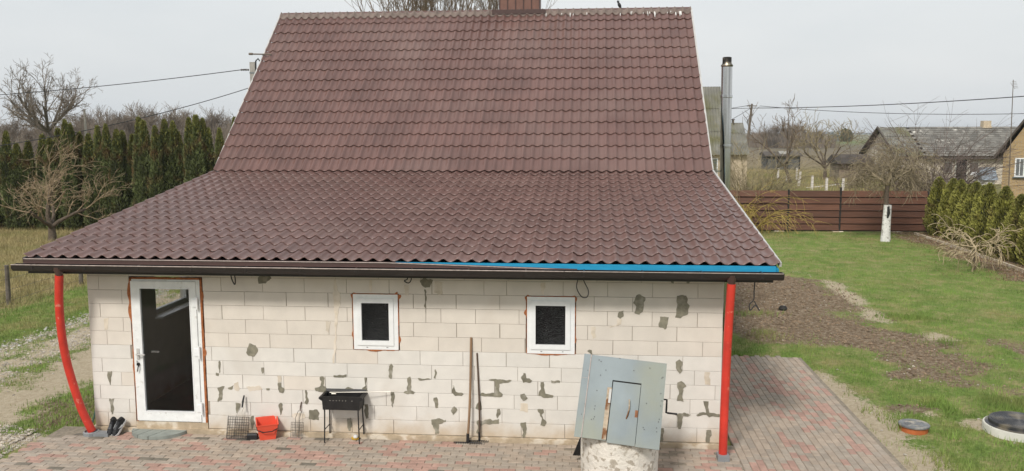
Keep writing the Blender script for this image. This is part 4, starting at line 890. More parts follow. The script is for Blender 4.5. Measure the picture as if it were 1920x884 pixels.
sheet(-hwid-.002, -hwid+.083, .70, .703, .0226, .025, 'flashing_seam', mt_lip)
sheet(du0-.062, du0-.010, -.01, .62, .0185, .0235, 'hinge_batten', mt_rust)
sheet(du0-.035, du0-.008, .43, .60, .0236, .028, 'hinge', mt_white_trim)
o = sheet(du1-.035, du1-.001, .30, .385, .0175, .0185, 'rust_patch', M('rust', (.22, .09, .04), var=.3, scale=30))
Lh = math.hypot(hrise, hrun)
def sp_(u, v, t): return Vector((u, -hrun, 0))+Vector((0, math.cos(A_), math.sin(A_)))*(v*Lh)+Vector((0, -math.sin(A_), math.cos(A_)))*t
m_ = MB(); m_.tube([sp_(.095, .50, .018), sp_(.100, .49, .04), sp_(.108, .40, .045), sp_(.098, .32, .04), sp_(.085, .27, .02)], .008, 6); m_.build('handle', mt_rust, hood)
m_ = MB()
for i in range(30):
    u, v = (rng.random()-.5)*.96, rng.random()
    if rng.random() < .55: u = random.choice([-.44, .46, -.30, .30])+rng.normal()*.01
    elif rng.random() < .5: v = random.choice([.03, .96])
    if du0-.08 < u < du1+.02 and v < dv1+.05: continue
    p = sp_(u, v, .018); m_ = MB(); m_.tube([p, sp_(u, v, .024)], .006, 5); m_.build('nail_head', mt_black, hood)
sheet(-hwid, hwid, -.02, .985, 0, .015, 'rear_sheet', mt_zinc, back=True)
for s in (-1, 1): m_ = MB(); m_.prism([(-hrun+.03, .0), (hrun-.03, .0), (0, hrise-.02)], 'x', s*hwid-.012-(.012 if s > 0 else -.012), s*hwid+.012-(.012 if s > 0 else -.012)); m_.build('gable_board', mt_zinc, hood)
m_ = MB(); m_.tube([(.47, -.02, .42), (.54, -.02, .42), (.545, -.03, .30), (.545, -.03, .265), (.565, -.03, .26), (.68, -.03, .262)], .012, 8); m_.build('crank', mt_black, hood)
m_ = MB(); m_.tube([(-.42, 0, .42), (.42, 0, .42)], .07, 12); m_.build('winding_drum', mt_wood, hood)
q = MB(); q.prism([(-.10, .0), (.06, .0), (.03, .28), (-.02, .34)], 'y', -.006, .006); o = q.build('roofing_scrap', mt_blackp); o.location = (.57, -.66, G0+.08); o.rotation_euler = (.1, .12, .3); tag(o, 'torn piece of black sheet stuck behind the left side of the well', 'sheet scrap')

# ------------------------------------------------------------------ two manhole covers on the lawn edge
q = thing('inspection_cover', 'small round dark lid on a short orange pipe beside the paving', 'manhole cover', loc=(5.37, .98, -.085))
m_ = MB(); m_.lathe([(.19, -.05), (.19, .075), (.175, .08)], n=28); m_.build('pipe_stub', mt_orange, q, smooth=True)
m_ = MB(); m_.lathe([(.19, .075), (.21, .078), (.212, .098), (.20, .107), (.17, .104), (.0, .106)], n=32, cap=False)
for rr in (.05, .09, .13): m_.lathe([(rr-.006, .105), (rr-.004, .110), (rr+.004, .110), (rr+.006, .105)], n=24, cap=False)
m_.build('lid', M('lid_grey', (.16, .165, .17), rough=.5, var=.3, scale=8, col2=(.34, .31, .26), s2=7, t2=(.5, .62)), q, smooth=True)
q = thing('manhole_cover', 'large black ribbed lid on a pale concrete ring at the right edge of the lawn', 'manhole cover', loc=(6.83, 1.02, -.085))
m_ = MB(); m_.lathe([(.46, -.05), (.46, .10), (.45, .115), (.40, .115)], n=40); m_.build('ring', mt_ring, q, smooth=True)
m_ = MB(); m_.lathe([(.43, .10), (.43, .125), (.40, .132), (.385, .13), (.385, .175), (.372, .188), (.0, .192)], n=44, cap=False)
m_.build('lid', mt_lid, q, smooth=True)
m_ = MB()
for rr in np.arange(.05, .36, .03): m_.lathe([(rr-.008, .189), (rr-.005, .196), (rr+.005, .196), (rr+.008, .189)], n=36, cap=False)
m_.build('ribs', mt_lid, q, smooth=True)
# bird on the ridge
q = thing('bird', 'small black bird perched on the roof ridge right of the chimney', 'bird', loc=(1.42, YR, ZR+.045))
T = Euler((0, -.42, 0)).to_matrix().to_4x4()
m_ = MB(); m_.lathe([(.004, -.02), (.018, -.01), (.034, .03), (.040, .07), (.034, .11), (.022, .135), (.024, .15), (.027, .168), (.020, .188), (.006, .196)], n=12, mat=T @ Matrix.Translation((0, 0, .02)))
m_.tube([T @ Vector((.020, 0, .185)), T @ Vector((.055, 0, .18))], [.008, .001], 6)
m_.add([T @ Vector(v) for v in ((-.02, -.012, .02), (-.02, .012, .02), (-.035, .018, -.07), (-.035, -.018, -.07), (-.028, -.01, -.07), (-.012, 0, .02))], [(0, 1, 2, 3), (3, 2, 5), (0, 3, 5), (1, 5, 2)])
m_.build('body', mt_blackp, q, smooth=True)
m_ = MB()
for s in (-1, 1): m_.tube([(0, s*.012, .03), (0, s*.014, -.02)], .003, 4)
m_.build('legs', mt_blackp, q)

# ------------------------------------------------------------------ trees
def skeleton(seed, trunk_h, trunk_r, spread, levels, kids, length, droop=0.0, up=.25, wob=.18, shrink=.68, rshrink=.62, start=None, min_r=.004, steps=4, spread_var=.25, first=None, lean=(0, 0), bs=0):
    """segments (p0,p1,r0,r1,level) of a bare tree"""
    R = random.Random(seed); segs = []
    def grow(p, d, ln, r, lev):
        st = (steps+(4 if bs and not lev else 0)) if lev < 3 else 3
        rr = r
        for i in range(st):
            d = (d + Vector((R.gauss(0, wob), R.gauss(0, wob), R.gauss(0, wob)*.7)) + Vector((0, 0, up*.3 - droop*(.25+.35*lev)*.5))).normalized()
            q = p + d*(ln/st); r2 = max(min_r, rr*(1-.42/st)); segs.append((p, q, rr, r2, lev)); 
            if lev < levels and i >= (1 if lev else bs):
                nk = kids[lev]/max(1, st-1)
                for _ in range(int(nk)+(R.random() < nk-int(nk))):
                    ang = spread[min(lev, len(spread)-1)]*(1+R.gauss(0, spread_var)); ax = d.orthogonal().normalized(); ax.rotate(Matrix.Rotation(R.random()*2*PI, 3, d))
                    c = d.copy(); c.rotate(Matrix.Rotation(ang, 3, ax)); grow(q, c.normalized(), ln*shrink*(.7+.6*R.random())*((1.15-.75*i/st) if (bs and not lev) else 1), max(min_r, r2*rshrink), lev+1)
            p, rr = q, r2
    d0 = Vector((lean[0], lean[1], 1)).normalized()
    if first:
        p = Vector((0, 0, -.15)); 
        for i in range(3):
            q = p+(d0+Vector((R.gauss(0, .06), R.gauss(0, .06), 0))).normalized()*((trunk_h+.15)/3); segs.append((p, q, trunk_r*(1-.12*i)*(1.25 if i == 0 else 1), trunk_r*(1-.12*(i+1)), 0)); p = q
        for k in range(first):
            a = 2*PI*(k+R.random()*.5)/first; t = spread[0]*(1+R.gauss(0, spread_var)); grow(p, Vector((math.sin(t)*math.cos(a), math.sin(t)*math.sin(a), math.cos(t))), length*(.8+.4*R.random()), trunk_r*(.40+.16*R.random()), 1)
    else:
        grow(Vector((0, 0, -.15)), d0, length, trunk_r, 0)
    return segs
def seg_mesh(name, segs, mat, n=4):
    if not segs: return None
    P0 = np.array([s[0] for s in segs], float); P1 = np.array([s[1] for s in segs], float); r0 = np.array([s[2] for s in segs]); r1 = np.array([s[3] for s in segs])
    D = P1-P0; D /= np.linalg.norm(D, axis=1)[:, None]+1e-9
    up = np.where(np.abs(D[:, 2:3]) < .9, np.array([[0, 0, 1.]]), np.array([[1., 0, 0]])); A = np.cross(D, up); A /= np.linalg.norm(A, axis=1)[:, None]; B = np.cross(A, D)
    P1 = P1 + D*(r1[:, None]*.3)
    V = []
    for P, r in ((P0, r0), (P1, r1)):
        for k in range(n):
            a = 2*PI*k/n; V.append(P+(A*math.cos(a)+B*math.sin(a))*r[:, None])
    N = len(segs); V = np.stack(V, 1).reshape(-1, 3)
    F = np.array([[k, (k+1) % n, n+(k+1) % n, n+k] for k in range(n)])
    F = (np.arange(N)[:, None, None]*2*n + F[None]).reshape(-1, 4)
    return np_mesh(name, V, F, mat, smooth=n > 4)
def bare_tree(name, label, cat, loc, segs, tm, cm, split=1, group=None, n=4, rz=0, rot=0, tn=8):
    q = thing(name, label, cat, group, loc=loc, rz=rz)
    link('trunk', seg_mesh('trunk', [s for s in segs if s[4] < split], tm, tn), q)
    c = seg_mesh('crown', [s for s in segs if s[4] >= split], cm, n)
    if c: link('crown', c, q)
    return q
# big bare tree at the far left
sg = skeleton(17, 4.4, .24, (.72, .6, .6, .6, .6), 5, (0, 8, 5, 3.5, 2), 3.3, up=.16, wob=.07, shrink=.46, rshrink=.48, min_r=.012, steps=7, first=11, spread_var=.45)
p = at(98, 300, 60); bare_tree('bare_tree', 'large bare tree with wide branches rising behind the left hedge', 'tree', (p.x, p.y, 0), sg, mt_bark_grey, mt_twig_far, split=2)
# tree tops above the ridge
for i, (px, sd, hh) in enumerate([(768, 3, 1.0), (838, 5, .98), (905, 8, 1.05)]):
    sg = skeleton(sd, 6.0, .20, (.38, .42, .45, .5), 5, (0, 4, 4, 3, 2.4), 4.1*hh, up=.5, wob=.10, shrink=.66, rshrink=.56, min_r=.009, first=6, steps=5)
    p = at(px, 30, 34+i*2.5); bare_tree('bare_tree', ['bare tree top showing above the ridge, farthest left of the chimney', 'bare tree top showing above the ridge, between the other two', 'bare tree top showing above the ridge, next to the chimney'][i], 'tree', (p.x, p.y, 0), sg, mt_bark_grey, mt_twig, split=2, group='bare trees behind the roof')
# apple tree on the left meadow
sg = skeleton(23, .55, .19, (.78, .6, .65, .7), 5, (0, 5, 5, 4, 1.6), 1.5, up=.28, wob=.20, shrink=.64, rshrink=.42, min_r=.0062, first=4, steps=4, droop=.08)
p = gnd(98, 452); bare_tree('apple_tree', 'bare old apple tree with a forked trunk before the left hedge', 'tree', (p.x, p.y, -.09), sg, mt_bark, M('twig_tan', (.30, .225, .14), coord='O', var=.35), split=2, )
# whitewashed weeping tree at the fence
R = random.Random(4)
sg = skeleton(31, 2.2, .13, (.75, .8, .8, .8), 5, (0, 5, 5, 4, 1.7), .98, up=.40, wob=.24, shrink=.72, rshrink=.46, min_r=.0062, first=7, steps=5, droop=.40)
q = bare_tree('weeping_tree', 'weeping bare tree with a whitewashed trunk in front of the brown fence', 'tree', (12.39, 23.22, -.09), sg, mt_bark, M('twig_fence_tree', (.235, .19, .12), coord='O', var=.3), split=1)
m_ = MB(); m_.tube([(0, 0, -.02), (.0, 0, .5), (.01, 0, 1.0), (.02, 0, 1.45)], [.20, .165, .155, .150], 12); m_.build('whitewash_coat', mt_lime, q, smooth=True)
m_ = MB(); m_.tube([(-.01, -.135, .95), (.02, -.145, 1.15), (.0, -.14, 1.40)], [.035, .06, .045], 8); m_.build('bark_wound', mt_blackp, q, smooth=True)
# small umbrella tree in front of the right hedge
sg = skeleton(37, .72, .055, (1.25, .7, .7, .7), 4, (0, 4, 4, 2), .66, up=.20, wob=.20, shrink=.70, rshrink=.60, min_r=.0085, first=8, steps=5, droop=.36)
bare_tree('umbrella_tree', 'small umbrella-shaped bare tree on a thin trunk before the right hedge', 'tree', (12.73, 16.17, -.09), sg, mt_twig, M('twig_pale', (.40, .32, .20), coord='O', var=.25), split=1)
# arching shrub at the left end of the fence
def shrub(name, label, loc, nst, h, spread, arch, mat, seed, r_=.009, sub=5, cat='shrub', group=None):
    R = random.Random(seed); segs = []
    for i in range(nst):
        a = R.random()*2*PI; s = spread*(.25+.85*R.random()); hh = h*(.6+.5*R.random()); p = Vector((R.gauss(0, .22*spread), R.gauss(0, .22*spread), -.1)); d = Vector((math.cos(a)*s*.35, math.sin(a)*s*.35, 1)).normalized(); rr = r_*(1+R.random())
        n_ = 8; L_ = hh*1.25/n_
        for k in range(n_):
            d = (d+Vector((math.cos(a)*s*.10*arch, math.sin(a)*s*.10*arch, -.085*arch*(k/3)))+Vector((R.gauss(0, .09), R.gauss(0, .09), R.gauss(0, .05)))).normalized(); q = p+d*L_; segs.append((p, q, rr, rr*.88, 1)); rr *= .88
            if k > 1:
                for _ in range(sub):
                    if R.random() < .75:
                        dd = (d+Vector((R.gauss(0, .6), R.gauss(0, .6), R.gauss(-.1*arch, .5)))).normalized(); pp = q
                        for m in range(3):
                            dd = (dd+Vector((R.gauss(0, .15), R.gauss(0, .15), -.12*arch))).normalized(); qq = pp+dd*L_*(.35+.5*R.random()); segs.append((pp, qq, max(.006, rr*.55), max(.005, rr*.4), 2)); pp = qq
            p = q
    base = segs[:max(6, nst//6)]
    q = thing(name, label, cat, group, loc=loc); link('stems', seg_mesh('stems', [s for s in segs if s[4] == 1], mat, 4), q); link('twigs', seg_mesh('twigs', [s for s in segs if s[4] == 2], mat, 3), q); return q
shrub('arching_shrub', 'large olive-brown arching shrub spilling over the fence next to the steel flue', (8.2, 28.0, -.1), 60, 3.2, 1.25, .6, mt_twig_y, 51, .013, 5)
shrub('arching_shrub', 'lower yellowish shrub with drooping shoots hanging over the left end of the fence', (7.9, 26.15, -.1), 40, 2.35, 1.6, 1.5, M('twig_yellow', (.36, .27, .07), coord='O', var=.3), 52, .010, 3)
shrub('bare_shrub', 'dense purple-brown bare bush before the long barn', (17.9, 33.5, -.1), 90, 4.0, 1.9, .5, mt_twig_p, 53, .014, 5)
shrub('bare_shrub', 'pale thin-stemmed bush in front of the low shed beyond the fence', (20.5, 55, -.1), 24, 2.2, 2.0, .5, M('twig_pale_far', (.26, .215, .14), coord='O'), 54, .016, 4)
shrub('bare_shrub', 'dark brown bush behind the weeping tree at the fence', (14.2, 29.5, -.1), 22, 2.4, 1.5, .7, mt_twig, 55, .011, 4)
# orchard trees far behind the fence
sg = skeleton(61, 1.1, .20, (.6, .55, .6, .65), 5, (0, 4, 4, 3, 1.5), 2.5, up=.40, wob=.17, shrink=.62, rshrink=.55, min_r=.016, first=5, steps=4, droop=.1)
p = gnd(1547, 338, -.14); bare_tree('orchard_tree', 'yellowish bare fruit tree standing alone far beyond the fence', 'tree', (p.x, p.y, -.14), sg, mt_bark, mt_twig_y, split=2)
sg = skeleton(62, 1.6, .17, (.5, .55, .6, .65), 4, (0, 4, 4, 3), 2.6, up=.35, wob=.24, shrink=.62, rshrink=.55, min_r=.015, first=3, steps=4, lean=(-.35, 0))
p = gnd(1483, 345, -.14); bare_tree('orchard_tree', 'crooked bare fruit tree in front of the dark shed', 'tree', (p.x, p.y, -.14), sg, mt_bark, mt_twig, split=2)

# far bare trees: three shapes shared
protos = []
for sd in (71, 72, 73, 74):
    sg = skeleton(sd, 2.6, .22, (.42, .45, .5, .55), 5, (0, 4, 4, 4, 2.5), 3.3, up=.45, wob=.12, shrink=.66, rshrink=.6, min_r=.022, first=5, steps=4)
    hmax = max(s[1].z for s in sg)
    protos.append((seg_mesh('trunk', [s for s in sg if s[4] < 2], mt_bark_grey, 5), seg_mesh('crown', [s for s in sg if s[4] >= 2], mt_twig_far, 3), hmax))
def far_tree(px, ytop, Y, label, group, i, wide=1.0):
    p = at(px, ytop, Y); t, c, h = protos[i % 4]; s = (p.z+.1)/h
    q = thing('bare_tree', label, 'tree', group, loc=(p.x, p.y, -.1), rz=i*1.7); q.scale = (s*wide, s*wide, s); link('trunk', t, q); link('crown', c, q)
Rf = random.Random(5)
for i in range(30):
    px = -40+i*17.5+Rf.uniform(-6, 6); yt = 212 - 14*max(0, math.sin((px-140)/95.0)) - Rf.random()*12 if px > 110 else 222-Rf.random()*10
    far_tree(px, yt, 118+Rf.uniform(-14, 22), 'one of the many bare trees of the wood behind the left hedge', 'bare trees of the wood on the left', i, 1.25)
for i, (px, yt) in enumerate([(1426, 236), (1437, 232), (1450, 229), (1462, 226), (1470, 222), (1484, 226), (1491, 224), (1506, 229), (1522, 236), (1538, 234)]):
    far_tree(px, yt, 235+Rf.uniform(-15, 15), 'one of the bare trees in the distant row beyond the dark shed', 'distant bare trees on the right', i+1, 1.1)
# undergrowth of the wood and of the distant row
def thicket(name, x0, x1, Y0, Y1, h, nseg, mat, seed, thick=.03, base=-.1):
    r = np.random.default_rng(seed); N = nseg; X = r.uniform(x0, x1, N); Y = r.uniform(Y0, Y1, N); hh = h*(.45+.6*(vnoise(X, Y, seed, 3, .12)*.5+.5))*r.uniform(.5, 1.1, N)
    a = r.normal(size=(N, 2))*.16
    segs = [((X[i], Y[i], base), (X[i]+a[i, 0]*hh[i], Y[i]+a[i, 1]*hh[i], hh[i]), thick, thick*.3, 2) for i in range(N)]
    o = link(name, seg_mesh(name, segs, mat, 3)); tag(o, kind='stuff'); return o
xa, xb = at(-60, 240, 112).x, at(470, 240, 112).x
thicket('undergrowth', xa, xb, 112, 150, 7.2, 9000, mt_twig_far, 81, .05)
xa, xb = at(1415, 240, 240).x, at(1560, 240, 240).x
thicket('far_scrub', xa, xb, 232, 262, 4.8, 2500, mt_twig_far, 82, .10)
thicket('weeds', at(1380, 300, 60).x, at(1760, 300, 60).x, 42, 88, .28, 9000, mt_dry, 83, .014)
thicket('weeds_near_fence', 7, 22, 27.2, 42, .35, 7000, mt_dry, 84, .008)

# thujas
def thuja_mesh(seed, h, R0, nleaf, mats, tipf=.80, lsize=.075, tops=1):
    r = np.random.default_rng(seed); V = []; 
    n = nleaf; t = r.random(n)**.85; zz = t*h; ang = r.random(n)*2*PI
    lump = .80+.34*vnoise(ang*1.9+seed, zz*2.0, seed, 3)+.16*vnoise(ang*4, zz*6, seed+1, 2)
    prof = R0*(np.clip(1-t**2.6, 0, 1)**.75)*(.72+.28*np.clip(t*5, 0, 1))*lump
    rad = prof*(1-.45*r.random(n)**2.2)
    bend = .05*np.sin(zz*1.3+seed)
    P = np.stack([rad*np.cos(ang)+bend, rad*np.sin(ang), zz], 1)
    out_ = np.stack([np.cos(ang), np.sin(ang), .9+.5*r.random(n)], 1)+r.normal(size=(n, 3))*.35; out_ /= np.linalg.norm(out_, axis=1)[:, None]
    side = np.cross(out_, r.normal(size=(n, 3))); side /= np.linalg.norm(side, axis=1)[:, None]
    L_ = lsize*(.6+.9*r.random(n))[:, None]; w_ = L_*.42
    V = np.stack([P-side*w_*.5, P+side*w_*.5, P+out_*L_+side*w_*.35, P+out_*L_-side*w_*.35], 1).reshape(-1, 3)
    F = np.arange(4*n).reshape(n, 4); mi = (t+r.normal(size=n)*.09 > tipf).astype(int)
    return np_mesh('crown', V, F, mats, mi=mi)
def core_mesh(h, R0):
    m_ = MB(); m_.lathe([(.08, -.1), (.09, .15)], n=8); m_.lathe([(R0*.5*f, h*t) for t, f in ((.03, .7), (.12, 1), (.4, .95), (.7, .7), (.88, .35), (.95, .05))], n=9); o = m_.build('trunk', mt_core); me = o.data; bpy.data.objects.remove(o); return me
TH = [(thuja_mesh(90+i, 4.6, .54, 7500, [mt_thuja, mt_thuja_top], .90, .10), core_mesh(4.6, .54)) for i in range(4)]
tops = [(10, 246), (30, 268), (50, 264), (77, 252), (92, 258), (107, 241), (122, 224), (131, 232), (149, 248), (166, 251), (182, 236), (199, 233), (217, 243), (229, 245), (246, 252), (258, 219), (268, 226), (289, 236), (309, 224), (323, 228), (335, 248), (354, 221), (367, 216), (381, 222), (389, 240), (411, 240), (438, 220), (-12, 240), (-35, 250), (-60, 236), (-85, 245)]
tops.sort(reverse=True)
ords = ['first', 'second', 'third', 'fourth', 'fifth', 'sixth', 'seventh', 'eighth', 'ninth', 'tenth', 'eleventh', 'twelfth', 'thirteenth', 'fourteenth', 'fifteenth', 'sixteenth', 'seventeenth', 'eighteenth', 'nineteenth', 'twentieth', 'twenty-first', 'twenty-second', 'twenty-third', 'twenty-fourth', 'twenty-fifth', 'twenty-sixth', 'twenty-seventh', 'twenty-eighth', 'twenty-ninth', 'thirtieth', 'thirty-first']
for i, (px, yt) in enumerate(tops):
    p = at(px, yt, 24.8+Rf.uniform(-.35, .45)); c, t = TH[i % 4]
    q = thing('thuja', 'tall dark thuja of the left hedge, %s counted from the steep roof edge' % ords[i], 'thuja', 'thujas of the tall left hedge', loc=(p.x, p.y, -.1), rz=i*2.1)
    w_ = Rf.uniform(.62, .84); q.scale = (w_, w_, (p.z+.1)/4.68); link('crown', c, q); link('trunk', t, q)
TG = [(thuja_mesh(95+i, 2.4, .60, 8000, [mt_thuja_g, mt_thuja_top], .86, .075), core_mesh(2.4, .60)) for i in range(3)]
yy_ = 25.4
for i in range(14):
    c, t = TG[i % 3]; x_ = 15.25 - .05*i + Rf.uniform(-.1, .1) + .16*math.sin(i*.8); h = 2.35+Rf.uniform(-.18, .22)
    q = thing('thuja', 'yellow-green thuja of the right hedge, %s counted from the brown fence' % ords[i], 'thuja', 'thujas of the low right hedge', loc=(x_, yy_, -.1), rz=i*1.3)
    q.scale = (.95, .95, h/2.45); link('crown', c, q); link('trunk', t, q); yy_ -= .86+Rf.uniform(-.08, .1)
m_ = MB(); m_.prism([(14.35, 25.6), (14.42, 25.6), (14.25, 20), (13.95, 14), (13.88, 14), (14.18, 20)], 'z', -.12, .02); tag(m_.build('hedge_edging', mt_plinth), 'low pale edging strip along the foot of the right hedge', 'edging')

# ------------------------------------------------------------------ fence
q = thing('plank_fence', 'brown fence of wide overlapping horizontal boards at the end of the lawn', 'fence', loc=(11.5, 26.6, -.09))
FX = [5.2, 9.36, 11.56, 15.20]; hB = 1.80
for k in range(3):
    for r_ in range(6):
        m_ = MB(); z0_ = .07+r_*.29; tl_ = (.035 if k else .055)
        jig = rng.normal()*.006
        m_.add([(x-11.5, y, z+jig*(.3 if i_ else 1)) for i_, x in enumerate((FX[k]+.03, FX[k+1]-.03)) for y, z in ((-.05-tl_, z0_), (-.025-tl_, z0_-.004), (-.012, z0_+.255), (-.037, z0_+.262))],
               [(0, 1, 2, 3), (7, 6, 5, 4), (0, 4, 5, 1), (1, 5, 6, 2), (2, 6, 7, 3), (3, 7, 4, 0)]); m_.build('board', mt_fence, q)
    m_ = MB(); m_.box(FX[k]-11.5, FX[k+1]-11.5, .0, .012, .03, hB-.02); m_.build('back_panel', mt_fence_e, q)
for x in FX[1:]+[FX[0]]:
    m_ = MB(); m_.box(x-11.5-.04, x-11.5+.04, -.075 if x != FX[3] else -.05, -.013, -.2, hB+(.13 if x == FX[2] else .03)); m_.build('post', mt_fence_e, q)
for x in (9.0, 11.5, 14.0):
    m_ = MB(); m_.chamfer(-.22, .22, -.14, .10, -.05, .03, .02, '+z'); o = m_.build('footing', mt_plinth, q); o.location = (x-11.5, 0, 0)
m_ = MB(); m_.box(-.10, .10, -.09, .09, -.1, 1.35); o = m_.build('stone_post', mt_ring); o.location = (15.45, 26.55, -.09); tag(o, 'rough pale stone post between the brown fence and the right hedge', 'post')
# wire fence on the left
q = thing('wire_fence', 'wire mesh fence on weathered wooden posts beyond the driveway', 'fence', loc=(-13.9, 8.6, -.09))
py_ = [-9.2, -6.2, -3.1, 0, 3.1, 6.2, 9.3, 12.4]
for i, y in enumerate(py_):
    m_ = MB(); m_.tube([(0, y, -.2), (.02*math.sin(i*2), y+.03, .5), (.05*math.sin(i*3), y, 1.02)], [.062, .058, .05], 8); m_.build('post', mt_bark_grey, q)
m_ = MB()
for z in (.12, .4, .68, .94): m_.tube([(0.05, y, z+.012*math.sin(y)) for y in np.linspace(py_[0], py_[-1], 24)], .004, 4)
for y in np.arange(py_[0], py_[-1], .3): m_.tube([(.05, y, .1), (.05, y, .95)], .0018, 3, cap=False)
m_.build('mesh_wire', mt_wire, q)

# ------------------------------------------------------------------ buildings beyond the fence
def corrugated(name, x0, x1, y0, z0, y1, z1, mat, par, pitch=.19, amp=.03, ns=6, rows=3):
    """a corrugated sheet roof, ribs running up the slope"""
    n_ = max(2, int((x1-x0)/pitch))*ns; xs = np.linspace(x0, x1, n_+1); h = amp*np.sin(np.linspace(0, 2*PI*n_/ns, n_+1))
    sl_ = math.atan2(z1-z0, y1-y0); V_ = []; F_ = []
    for r_ in range(rows):
        for e in (0, 1):
            t = (r_+e)/rows; up_ = .035*(1-e)
            V_ += [(x, y0+(y1-y0)*t-math.sin(sl_)*(hh+up_), z0+(z1-z0)*t+math.cos(sl_)*(hh+up_)) for x, hh in zip(xs, h)]
        b_ = r_*2*(n_+1); F_ += [(b_+k, b_+k+1, b_+n_+2+k, b_+n_+1+k) for k in range(n_)]
    return link(name, np_mesh(name, V_, F_, mat, smooth=False), par)
# neighbour house and its lower annex, behind the flue
Yn = 46
a = at(1225, 290, Yn); b_ = at(1362, 290, Yn); zt = at(1330, 163, Yn+3.2).z
q = thing('neighbour_house', 'brick house with a steep old corrugated roof directly behind the steel flue', 'house', loc=(a.x, Yn, 0))
w_ = b_.x-a.x; ze = b_.z
m_ = MB(); m_.prism([(.3, -.2), (.3, ze), (3.3, zt-.15), (6.3, ze), (6.3, -.2)], 'x', .1, w_-.12); m_.build('wall', mt_brickw, q)
corrugated('roof', 0, w_, -.05, ze-.05, 3.3, zt, mt_etern, q); corrugated('roof', 0, w_, 6.65, ze-.05, 3.3, zt, mt_etern, q)
wx = at(1339, 313, Yn).x-a.x; wz = at(1339, 313, Yn).z
f_ = frame_mb(wx-.28, wx+.28, wz-.62, wz+.55, .07, .24, .30).build('window', mt_pvc, q); m_ = MB(); m_.box(wx-.22, wx+.22, .27, .28, wz-.55, wz+.48); m_.build('pane', M('pane_grey', (.10, .12, .11), rough=.1, var=.2), f_)
a2 = at(1362, 290, Yn+4); b2 = at(1406, 290, Yn+4); zt2 = at(1385, 231, Yn+7).z
q = thing('annex', 'lower outbuilding with a corrugated roof between the steel flue and the power pole', 'outbuilding', loc=(a2.x, Yn+4, 0)); w2 = b2.x-a2.x
m_ = MB(); m_.prism([(.3, -.2), (.3, a2.z), (3, zt2-.15), (5.7, a2.z), (5.7, -.2)], 'x', .1, w2-.12); m_.build('wall', mt_brickw, q)
corrugated('roof', 0, w2, -.05, a2.z-.05, 3, zt2, mt_etern, q); corrugated('roof', 0, w2, 6.05, a2.z-.05, 3, zt2, mt_etern, q)
m_ = MB(); m_.box(w2*.52, w2*.58, 2.8, 3.2, zt2-.1, zt2+.22); m_.box(w2*.49, w2*.61, 2.8, 3.2, zt2+.22, zt2+.28); m_.build('vent', mt_tar, q)
# dark weathered shed
p0, p1 = gnd(1436, 319, -.14), gnd(1499, 319, -.14); Ys = p0.y; Hs = at(1465, 291, Ys).z; wS = p1.x-p0.x
q = thing('shed', 'small weathered grey board shed with a patched flat roof in the field', 'shed', loc=(p0.x, Ys, -.14))
m_ = MB(); m_.box(.04, wS-.04, .05, 3.0, 0, Hs); m_.build('wall', mt_shed, q)
for r_ in range(7):
    m_ = MB(); m_.box(0, wS, .0+.006*(r_ % 2), .045, .1+r_*Hs/7.2, .1+(r_+.93)*Hs/7.2); m_.build('board', mt_shed, q)
for x_ in (.03, wS*.33, wS*.62, wS-.12): m_ = MB(); m_.box(x_, x_+.12, -.05, -.002, 0, Hs); m_.build('post', mt_fence_e, q)
m_ = MB(); m_.prism([(-.3, Hs-.02), (-.3, Hs+.1), (1.5, Hs+.52), (3.3, Hs+.22), (3.3, Hs+.1)], 'x', -.2, wS+.2); rf = m_.build('roof', mt_tar, q)
m_ = MB(); m_.prism([(.3, Hs+.25), (.3, Hs+.29), (1.45, Hs+.56), (1.45, Hs+.5)], 'x', wS*.42, wS*.72); m_.build('roof_patch', M('patch_grey', (.30, .29, .26)), rf)
# low long shed
p0, p1 = gnd(1573, 338, -.14), gnd(1684, 338, -.14); Yl = p0.y; wl = p1.x-p0.x; Hl = at(1620, 303, Yl).z
q = thing('low_shed', 'low old shed with a brown roof and an open dark front beside the barn', 'shed', loc=(p0.x, Yl, -.14))
m_ = MB(); m_.box(.1, wl, .35, 3.4, 0, Hl); m_.build('wall', M('earth_wall', (.26, .21, .15), var=.25, scale=1.5), q)
m_ = MB(); m_.box(wl*.3, wl*.62, .30, .345, .05, Hl*.62); m_.build('opening', mt_dark, q)
m_ = MB(); m_.prism([(-.2, Hl-.1), (-.2, Hl), (1.8, Hl+.75), (3.8, Hl), (3.8, Hl-.1)], 'x', -.25, wl+.2); m_.build('roof', mt_tar, q)
# long barn house
Yb = 63; c0 = at(1682, 290, Yb); zr = at(1660, 239, Yb+4.6).z; ze = c0.z; x0 = c0.x; dB = 9.2
q = thing('barn_house', 'long low house with a patched dark roof, pale gable and brick chimney behind the bushes', 'house', loc=(x0, Yb, -.14)); lB = 24
m_ = MB(); m_.prism([(.35, 0), (.35, ze), (dB/2, zr-.1), (dB-.35, ze), (dB-.35, 0)], 'x', .15, lB); m_.build('wall', mt_cream, q)
xr_ = at(1705, 240, Yb+4.6).x-x0
corrugated('roof', -.15, 2.2, -.1, ze-.02, dB/2, zr+.14, mt_etern, q, pitch=.2); corrugated('roof', -.15, lB, dB+.1, ze-.02, dB/2, zr+.14, mt_etern, q, pitch=.6, ns=3)
